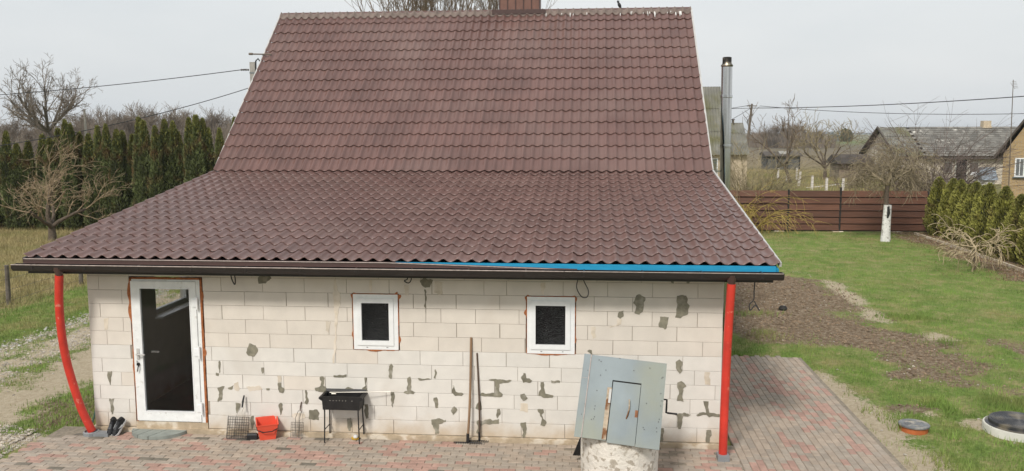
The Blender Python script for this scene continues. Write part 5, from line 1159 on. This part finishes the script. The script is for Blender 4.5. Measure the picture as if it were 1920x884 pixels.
# slate part in visible courses
V_ = []; F_ = []; nr = 14; ncx = 46
sl_ = math.atan2(zr+.14-ze, dB/2+.1)
for r_ in range(nr):
    for c_ in range(ncx):
        xa_ = 2.2+(lB-2.2)*(c_+(.5 if r_ % 2 else 0))/ncx; xb_ = xa_+(lB-2.2)/ncx*.97; t0, t1 = r_/nr, (r_+1.08)/nr; l_ = rng.random()*.012
        b0_ = len(V_)
        for xx in (xa_, xb_):
            for t, hh in ((t0, .05+l_), (t1, .02)): V_.append((xx, -.1+(dB/2+.1)*t-math.sin(sl_)*hh, ze-.02+(zr+.16-ze)*t+math.cos(sl_)*hh))
        F_.append((b0_, b0_+2, b0_+3, b0_+1))
o = link('roof', np_mesh('roof', V_, F_, M('slate_roof', (.185, .175, .155), rough=.85, var=.2, scale=1.0, rnd=.28, col2=(.56, .53, .47), s2=1.3, t2=(.665, .685))), q)
m_ = MB(); m_.box(2.2, lB, -.06, dB/2, ze-.25, ze-.1); m_.build('eaves_board', mt_tar, q)
cx_ = at(1848, 238, Yb+dB/2).x-x0; ht_ = at(1848, 225, Yb+dB/2).z
m_ = MB(); m_.box(cx_-.32, cx_+.32, dB/2-.32, dB/2+.32, zr-.4, ht_+.05); m_.box(cx_-.37, cx_+.37, dB/2-.37, dB/2+.37, zr+.05, zr+.18); m_.build('chimney', mt_brickw, q)
dx_ = at(1806, 310, Yb).x-x0
m_ = MB(); m_.box(dx_-.42, dx_+.42, .27, .345, .05, 2.05); d_ = m_.build('door', mt_dark, q); frame_mb(dx_-.55, dx_+.5, .0, 2.15, .1, .24, .33).build('door_frame', mt_ring, d_)
for px_ in (1783, 1832):
    wx = at(px_, 306, Yb).x-x0; f_ = frame_mb(wx-.5, wx+.3, .95, 1.85, .07, .27, .345).build('window', mt_ring, q); m_ = MB(); m_.box(wx-.43, wx+.23, .31, .32, 1.0, 1.8); m_.build('pane', M('pane_dull', (.14, .13, .12), rough=.2), f_)
m_ = MB(); m_.prism([(-.12, ze-.05), (dB/2, zr+.04), (dB+.12, ze-.05), (dB+.12, ze+.1), (dB/2, zr+.22), (-.12, ze+.1)], 'x', -.25, -.16); m_.build('verge_board', mt_tar, q)
# yellow brick house at the right edge
Yy = 45; e0 = at(1878, 283, Yy); pk = at(1960, 172, Yy)
q = thing('brick_house', 'yellow brick gable of a house at the right edge, with one white window', 'house', loc=(e0.x, Yy, -.14), rz=-.62); gx_ = pk.x-e0.x
m_ = MB(); m_.prism([(.12, 0), (.12, e0.z-.05), (gx_, pk.z-.1), (2*gx_-.12, e0.z-.05), (2*gx_-.12, 0)], 'y', 0, 9)
bk = bpy.data.materials.new('yellow_brick'); bk.use_nodes = True; n = bk.node_tree.nodes; l = bk.node_tree.links.new; b = n['Principled BSDF']; b.inputs['Roughness'].default_value = .9
ge = n.new('ShaderNodeNewGeometry'); mp_ = n.new('ShaderNodeMapping'); mp_.inputs['Rotation'].default_value = (PI/2, 0, 0); br = n.new('ShaderNodeTexBrick')
br.inputs['Scale'].default_value = 1; br.inputs['Brick Width'].default_value = .26; br.inputs['Row Height'].default_value = .086; br.inputs['Mortar Size'].default_value = .011
br.inputs['Color1'].default_value = (.44, .30, .13, 1); br.inputs['Color2'].default_value = (.34, .225, .10, 1); br.inputs['Mortar'].default_value = (.36, .31, .24, 1)
l(ge.outputs['Position'], mp_.inputs[0]); l(mp_.outputs[0], br.inputs['Vector']); l(br.outputs['Color'], b.inputs['Base Color'])
m_.build('wall', bk, q)
m_ = MB(); m_.prism([(-.35, e0.z-.38), (gx_, pk.z+.05), (2*gx_+.35, e0.z-.38), (2*gx_+.35, e0.z-.18), (gx_, pk.z+.27), (-.35, e0.z-.18)], 'y', -.35, 9.3); m_.build('roof', mt_tar, q)
wx = at(1909, 315, Yy).x-e0.x; wz0, wz1 = at(1909, 331, Yy).z+.14, at(1909, 296, Yy).z+.14
f_ = frame_mb(wx-.27, wx+.27, wz0, wz1, .07, -.03, .03).build('window', mt_pvc, q); m_ = MB(); m_.box(wx-.2, wx+.2, -.012, -.004, wz0+.06, wz1-.06); m_.build('pane', M('pane_pale', (.16, .17, .17), rough=.12), f_)
m_ = MB(); m_.box(wx-.02, wx+.02, -.04, -.02, wz0+.06, wz1-.06); m_.build('mullion', mt_pvc, f_)
m_ = MB(); m_.box(wx-.36, wx+.36, -.14, -.035, wz0-.07, wz0-.005); m_.build('sill', mt_zinc, f_)
# aerial mast
p0 = at(1893, 336, 43.5); p1 = at(1900, 150, 43.5)
q = thing('aerial_mast', 'thin tall aerial mast beside the yellow brick gable', 'mast', loc=(p0.x, 43.5, 0))
m_ = MB(); m_.tube([(0, 0, -.1), (p1.x-p0.x, 0, p1.z)], [.035, .02], 6); m_.build('mast', mt_polew, q)
m_ = MB(); X_ = p1.x-p0.x
m_.tube([(X_-.02, -.3, p1.z-.55), (X_+.08, .5, p1.z-.15)], .012, 4)
for i in range(5): m_.tube([(X_-.05+.02*i, -.25+i*.12, p1.z-.5+.1*i), (X_+.20+.02*i, -.25+i*.12, p1.z-.5+.1*i)], .010, 4)
m_.build('aerial', mt_polew, q)
# second well hood and dish beyond the right hedge
p = at(1849, 334, 41)
q = thing('zinc_hood', 'blue-grey zinc well hood sticking up behind the right hedge', 'well hood', loc=(p.x, 41, 0))
m_ = MB(); m_.prism([(-.55, p.z-.1), (0, p.z+.62), (.55, p.z-.1)], 'x', -.45, .45); m_.build('hood', M('zinc_blue', (.20, .235, .27), rough=.55, var=.1), q)
m_ = MB(); m_.lathe([(.45, -.1), (.45, p.z-.1)], n=20); m_.build('ring', mt_ring, q); m_ = MB(); m_.tube([(.5, 0, p.z-.2), (.5, 0, p.z+1.0)], .02, 5); m_.build('rod', mt_polew, q)
p = at(1829, 327, 41.5); m_ = MB(); m_.lathe([(.28, -.12), (.30, 0), (.22, .10), (.02, .14)], (0, 0, 0), 14); m_.tube([(0, 0, -p.z-.1), (0, 0, -.1)], .1, 6); o = m_.build('white_cap', mt_pvc, smooth=True); o.location = (p.x, 41.5, p.z); tag(o, 'white rounded cap beside the zinc hood behind the right hedge', 'cap')
# far farmsteads
for nm_, (px, y0_, y1_, wpx, Y, mt_, lab) in {'a': (1478, 247, 240, 8, 260, mt_cream, 'tiny pale house in the distant tree row'), 'b': (1578, 252, 246, 22, 420, mt_zinc, 'long grey barn roof far out in the fields')}.items():
    p = at(px, y0_, Y); s = (Y+11)/FPX; w = wpx*s
    q = thing('far_building', lab, 'building', loc=(p.x, Y, -.14)); top = at(px, y1_, Y).z
    m_ = MB(); m_.box(-w/2, w/2, 0, 8, 0, top*.6); m_.build('wall', mt_, q); m_ = MB(); m_.prism([(-.5, top*.6), (4, top), (8.5, top*.6)], 'x', -w/2-.4, w/2+.4); m_.build('roof', mt_tar if nm_ == 'a' else mt_zinc, q)
for i, (px, yt, Y) in enumerate([(1584, 240, 400), (1588, 242, 400), (1580, 242, 405), (1594, 243, 410)]):
    p = at(px, yt, Y); q = thing('spruce', 'dark spruce by the distant grey barn, ' + ['second from the left', 'third from the left', 'leftmost of the four', 'rightmost of the four'][i], 'tree', 'dark spruces by the far barn', loc=(p.x, Y, -.14)); c, t = TH[i % 4]
    q.scale = (3.0, 3.0, (p.z+.1)/4.68); link('crown', c, q); link('trunk', t, q)
# pale concrete posts in the neighbour's garden
for i, (px, yb_, yt) in enumerate([(1458, 339, 316), (1475, 343, 321), (1493, 338, 315), (1497, 349, 321), (1522, 356, 330), (1549, 360, 334), (1580, 360, 335)]):
    p = gnd(px, yb_, -.14); t = at(px+(1.5 if i != 3 else 4), yt, p.y); m_ = MB(); wv = .09
    m_.add([(x*f+(t.x-p.x)*e, y*f, z) for e, f, z in ((0, 1, -.1), (1, .8, t.z+.14)) for x, y in ((-wv, -wv), (wv, -wv), (wv, wv), (-wv, wv))], [(0, 3, 2, 1), (4, 5, 6, 7)]+[(k, (k+1) % 4, 4+(k+1) % 4, 4+k) for k in range(4)])
    o = m_.build('garden_post', mt_wpost); o.location = (p.x, p.y, -.14); tag(o, 'pale concrete post in the garden beyond the fence, %s from the left of the row' % ords[i], 'post', 'pale posts beyond the fence')
p0, p1 = gnd(1520, 353, -.14), gnd(1600, 344, -.14)
m_ = MB(); d_ = (p1-p0); nn = Vector((-d_.y, d_.x, 0)).normalized()*.35; m_.add([(0, 0, .04), tuple(d_+Vector((0, 0, .04))), tuple(d_+nn+Vector((0, 0, .04))), tuple(nn+Vector((0, 0, .04)))]+[(0, 0, -.05), tuple(d_-Vector((0, 0, .05))), tuple(d_+nn-Vector((0, 0, .05))), tuple(nn-Vector((0, 0, .05)))], [(0, 1, 2, 3), (7, 6, 5, 4), (0, 4, 5, 1), (1, 5, 6, 2), (2, 6, 7, 3), (3, 7, 4, 0)])
o = m_.build('concrete_strip', mt_wpost); o.location = p0; tag(o, 'pale concrete strip lying in the grass behind the row of posts', 'slab')
# poles and cables
p = at(474, 117, 30)
q = thing('utility_pole', 'concrete power pole with insulators showing behind the left roof edge', 'utility pole', loc=(p.x, 30, 0))
m_ = MB(); m_.box(-.13, .13, -.1, .1, -.1, p.z); m_.build('pole', mt_pole, q)
m_ = MB(); m_.tube([(.16, -.1, p.z-1.0), (.2, -.12, p.z+.05), (.32, -.12, p.z+.16), (.42, -.12, p.z+.02), (.44, -.12, p.z-.5)], .035, 6); m_.build('cable_bend', mt_cable, q)
m_ = MB(); m_.box(-.15, .15, -.115, .115, p.z-.55, p.z-.50); m_.build('strap', mt_zinc, q)
m_ = MB()
for i in range(4): m_.tube([(-.2-i*.11, -.05, p.z-.37), (-.26-i*.11, -.05, p.z-.375)], .05, 6)
m_.build('insulator', mt_tar, q)
def wire(pts, label, r_, sag=0, mat=mt_cable):
    a, b2 = Vector(pts[0]), Vector(pts[1]); P = [a.lerp(b2, t)-Vector((0, 0, sag*4*t*(1-t))) for t in np.linspace(0, 1, 25)]
    m_ = MB(); m_.tube(P, r_, 5); tag(m_.build('power_cable', mat), label, 'cable', 'overhead cables')
wire((at(462, 130, 30), at(-230, 190, 36)), 'upper overhead cable crossing the sky on the left', .020, .25)
wire((at(468, 165, 30), at(-120, 290, 22)), 'lower overhead cable sloping down behind the left hedge', .018, .35)
p = at(1410, 195, 92)
q = thing('utility_pole', 'leaning wooden power pole beyond the garden right of the steel flue', 'utility pole', loc=(p.x-.35, 92, 0))
m_ = MB(); m_.tube([(-.3, 0, -.2), (.35, 0, p.z)], [.17, .12], 8); m_.build('pole', mt_polew, q); m_ = MB(); m_.tube([(-.25, 0, p.z-.25), (.95, 0, p.z-.25)], .06, 6); m_.build('cross_arm', mt_polew, q)
wire((at(1410, 203, 92), at(2010, 174, 60)), 'thick upper overhead cable running to the right edge of the sky', .04, .3)
wire((at(1425, 199, 92), at(2010, 211, 72)), 'thin lower overhead cable running to the right edge of the sky', .030, .5)
wire((at(1410, 197, 92), at(1290, 212, 84)), 'upper short overhead cable between the flue and the wooden pole', .030, .1)
wire((at(1410, 203, 92), at(1290, 204, 84)), 'level overhead cable passing behind the flue to the wooden pole', .030, .05)
wire((at(1406, 204, 92), at(1340, 240, 66)), 'slanting overhead cable from the wooden pole down to the corrugated roof', .026, .1)
p = at(158, 206, 62); m_ = MB(); m_.tube([(0, 0, -.2), (0, 0, p.z)], [.12, .10], 8); m_.box(-.25, .1, -.04, .04, p.z-.15, p.z-.05); o = m_.build('pale_pole', mt_pole); o.location = (p.x, 62, 0); tag(o, 'pale thin pole standing behind the left hedge', 'pole')

# ------------------------------------------------------------------ grass, weeds, gravel, soil
def sample_grid(N, w, r, cond=None):
    pr = (w*(GX[0, 1]-GX[0, 0])).ravel(); pr = pr/pr.sum(); ix = r.choice(len(pr), N, p=pr); st = gx[1]-gx[0]
    X = GX.ravel()[ix]+r.uniform(-.5, .5, N)*st; Y = GY.ravel()[ix]+r.uniform(-.5, .5, N)*st; return X, Y, GZ.ravel()[ix]
def blades(name, X, Y, Z, h, w, mat, r, lean=.5):
    N = len(X); a = r.random(N)*2*PI; hh = h*(.45+r.random(N)); dx, dy = np.cos(a)*w/2, np.sin(a)*w/2; la = r.random(N)*2*PI; ln = lean*hh*r.random(N)
    V_ = np.stack([np.stack([X-dx, Y-dy, Z-.012], 1), np.stack([X+dx, Y+dy, Z-.012], 1), np.stack([X+np.cos(la)*ln, Y+np.sin(la)*ln, Z+hh], 1)], 1).reshape(-1, 3)
    o = link(name, np_mesh(name, V_, np.arange(3*N).reshape(N, 3), mat)); return tag(o, kind='stuff')
r = np.random.default_rng(99)
hw_ = inside([(-6.5, -.1), (-6.5, 14.6), (2.5, 14.6), (2.5, -.1)]); pv = np.maximum(inside([(-7.2, -4.4), (-7.2, -.1), (2.6, -.1), (2.6, -4.4)]), inside([(2.6, -4.4), (2.6, 4.9), (4.74, 4.85), (4.74, -4.4)]))
free = (hw_ < 0) & (pv < -.02)
dist = np.hypot(GX-CAM[0], GY-CAM[1])
lawn = free & (GX > 2.5) & (GY > -1.5) & (GY < 26); wl_ = lawn*np.clip(1-wd*1.1, 0, 1)*np.clip(1-wb*1.15, 0, 1)*(.35+.65*np.clip(n3*1.5+.6, 0, 1))/dist**1.2
X, Y, Z = sample_grid(230000, wl_, r); blades('lawn_grass', X, Y, Z, .05, .012, mt_grass, r)
tuft = free & (GX > 2.5) & (GY > -1.5) & (GY < 9); tm_ = tuft*np.clip(n1*2.2+n3*1.0-.35, 0, 1)*np.clip(1.25-wd-.6*wb, 0.02, 1)*(patch < .3)
X, Y, Z = sample_grid(65000, tm_, r); blades('tall_tufts', X, Y, Z, .10, .011, mt_grass, r, .8)
ll = free & (GX < -6.3) & (GX > -14) & (GY > -3) & (GY < 26); wv_ = ll*np.clip(1-wb*1.3, 0, 1)*(1-wm)/dist
X, Y, Z = sample_grid(110000, wv_, r); blades('verge_grass', X, Y, Z, .05, .012, mt_grass, r)
ml = free & (GY > 2) & (GX < -9) & (GX > -32); mw = ml*wm/dist
X, Y, Z = sample_grid(170000, mw, r); blades('dry_meadow_grass', X, Y, Z, .17, .013, mt_dry, r, 1.2)
dryl = free & (GX > 2.5) & (GY > 3) & (GY < 27)
X, Y, Z = sample_grid(26000, dryl*wm/dist, r); blades('dry_lawn_grass', X, Y, Z, .05, .012, mt_dry, r, 1.0)
def stones_mesh(name, X, Y, Z, size, mat, r, flat=.6):
    N = len(X); base = np.array([(1, 0, 0), (-1, 0, 0), (0, 1, 0), (0, -1, 0), (0, 0, 1), (0, 0, -1)], float)*np.array([1, 1, flat]); Fb = np.array([(0, 2, 4), (2, 1, 4), (1, 3, 4), (3, 0, 4), (2, 0, 5), (1, 2, 5), (3, 1, 5), (0, 3, 5)])
    s = size*(.4+r.random(N)**2*1.6); a = r.random(N)*2*PI; jit = 1+.45*r.normal(size=(N, 6, 1)).clip(-1, 1)*.6
    v = base[None]*jit*s[:, None, None]; ca, sa = np.cos(a)[:, None], np.sin(a)[:, None]; vx = v[..., 0]*ca-v[..., 1]*sa; vy = v[..., 0]*sa+v[..., 1]*ca
    V_ = np.stack([vx+X[:, None], vy+Y[:, None], v[..., 2]+Z[:, None]+s[:, None]*.15], -1).reshape(-1, 3); F_ = (np.arange(N)[:, None, None]*6+Fb[None]).reshape(-1, 3)
    return tag(link(name, np_mesh(name, V_, F_, mat)), kind='stuff')
gw = free & (GX < -6.3) & (GX > -12) & (GY > -3) & (GY < 20); bl = np.exp(-((xs+11.0)/.22)**2)+.55*np.exp(-((xs+9.9)/.5)**2)*np.clip(n3+.6, 0, 1)+.9*(inside([(-12, -9), (-12, -1.0), (-8.4, .2), (-7.3, -.1), (-6.9, -9)]) > -.1)
X, Y, Z = sample_grid(26000, gw*(bl*np.clip(wb+.25, 0, 1))/dist, r); stones_mesh('gravel', X, Y, Z, .018, mt_pebble, r)
X, Y, Z = sample_grid(800, gw*np.exp(-((xs+11.0)/.28)**2), r); stones_mesh('pale_stones', X, Y, Z, .028, M('stone_pale', (.40, .39, .36), rnd=.25), r)
X, Y, Z = sample_grid(11000, free*(GX > 2.5)*(GX < 14)*(GY > 2)*(GY < 18)*np.clip(wd*1.5-.5, 0, 1)/dist, r); stones_mesh('soil_clods', X, Y, Z, .019, mt_clod, r, .7)
X, Y, Z = sample_grid(700, free*(GX > 2.5)*(GX < 14)*(GY > -1.5)*(GY < 18)*np.maximum(wd, wb)/dist, r); stones_mesh('soil_pebbles', X, Y, Z, .016, mt_pebble, r)
X, Y, Z = sample_grid(9000, free*(GX > 11)*(GX < 15.5)*(GY > 14)*(GY < 27)*(wd+.05), r); blades('leaf_litter', X, Y, Z, .03, .05, M('leaf_brown', (.20, .13, .075), var=.3, rnd=.3), r, 2)
p = gnd(1468, 584); m_ = MB(); m_.lathe([(.02, -.03), (.10, .0), (.11, .05), (.07, .11), (.01, .125)], n=9); o = m_.build('dark_clod', mt_fence_e, smooth=True); o.location = (p.x, p.y, -.07); tag(o, 'dark round clod lying on the bare soil near the hanging cable', 'clod')

# ------------------------------------------------------------------ haze
hz = bpy.data.materials.new('haze'); hz.use_nodes = True; n = hz.node_tree.nodes; n.clear()
o_ = n.new('ShaderNodeOutputMaterial'); pv_ = n.new('ShaderNodeVolumePrincipled'); pv_.inputs['Color'].default_value = (.86, .90, .95, 1); pv_.inputs['Density'].default_value = .00028
hz.node_tree.links.new(pv_.outputs[0], o_.inputs['Volume'])
m_ = MB(); m_.box(-4300, 4300, -4300, 4300, -1.5, 24); o = m_.build('haze', hz); tag(o, kind='stuff')
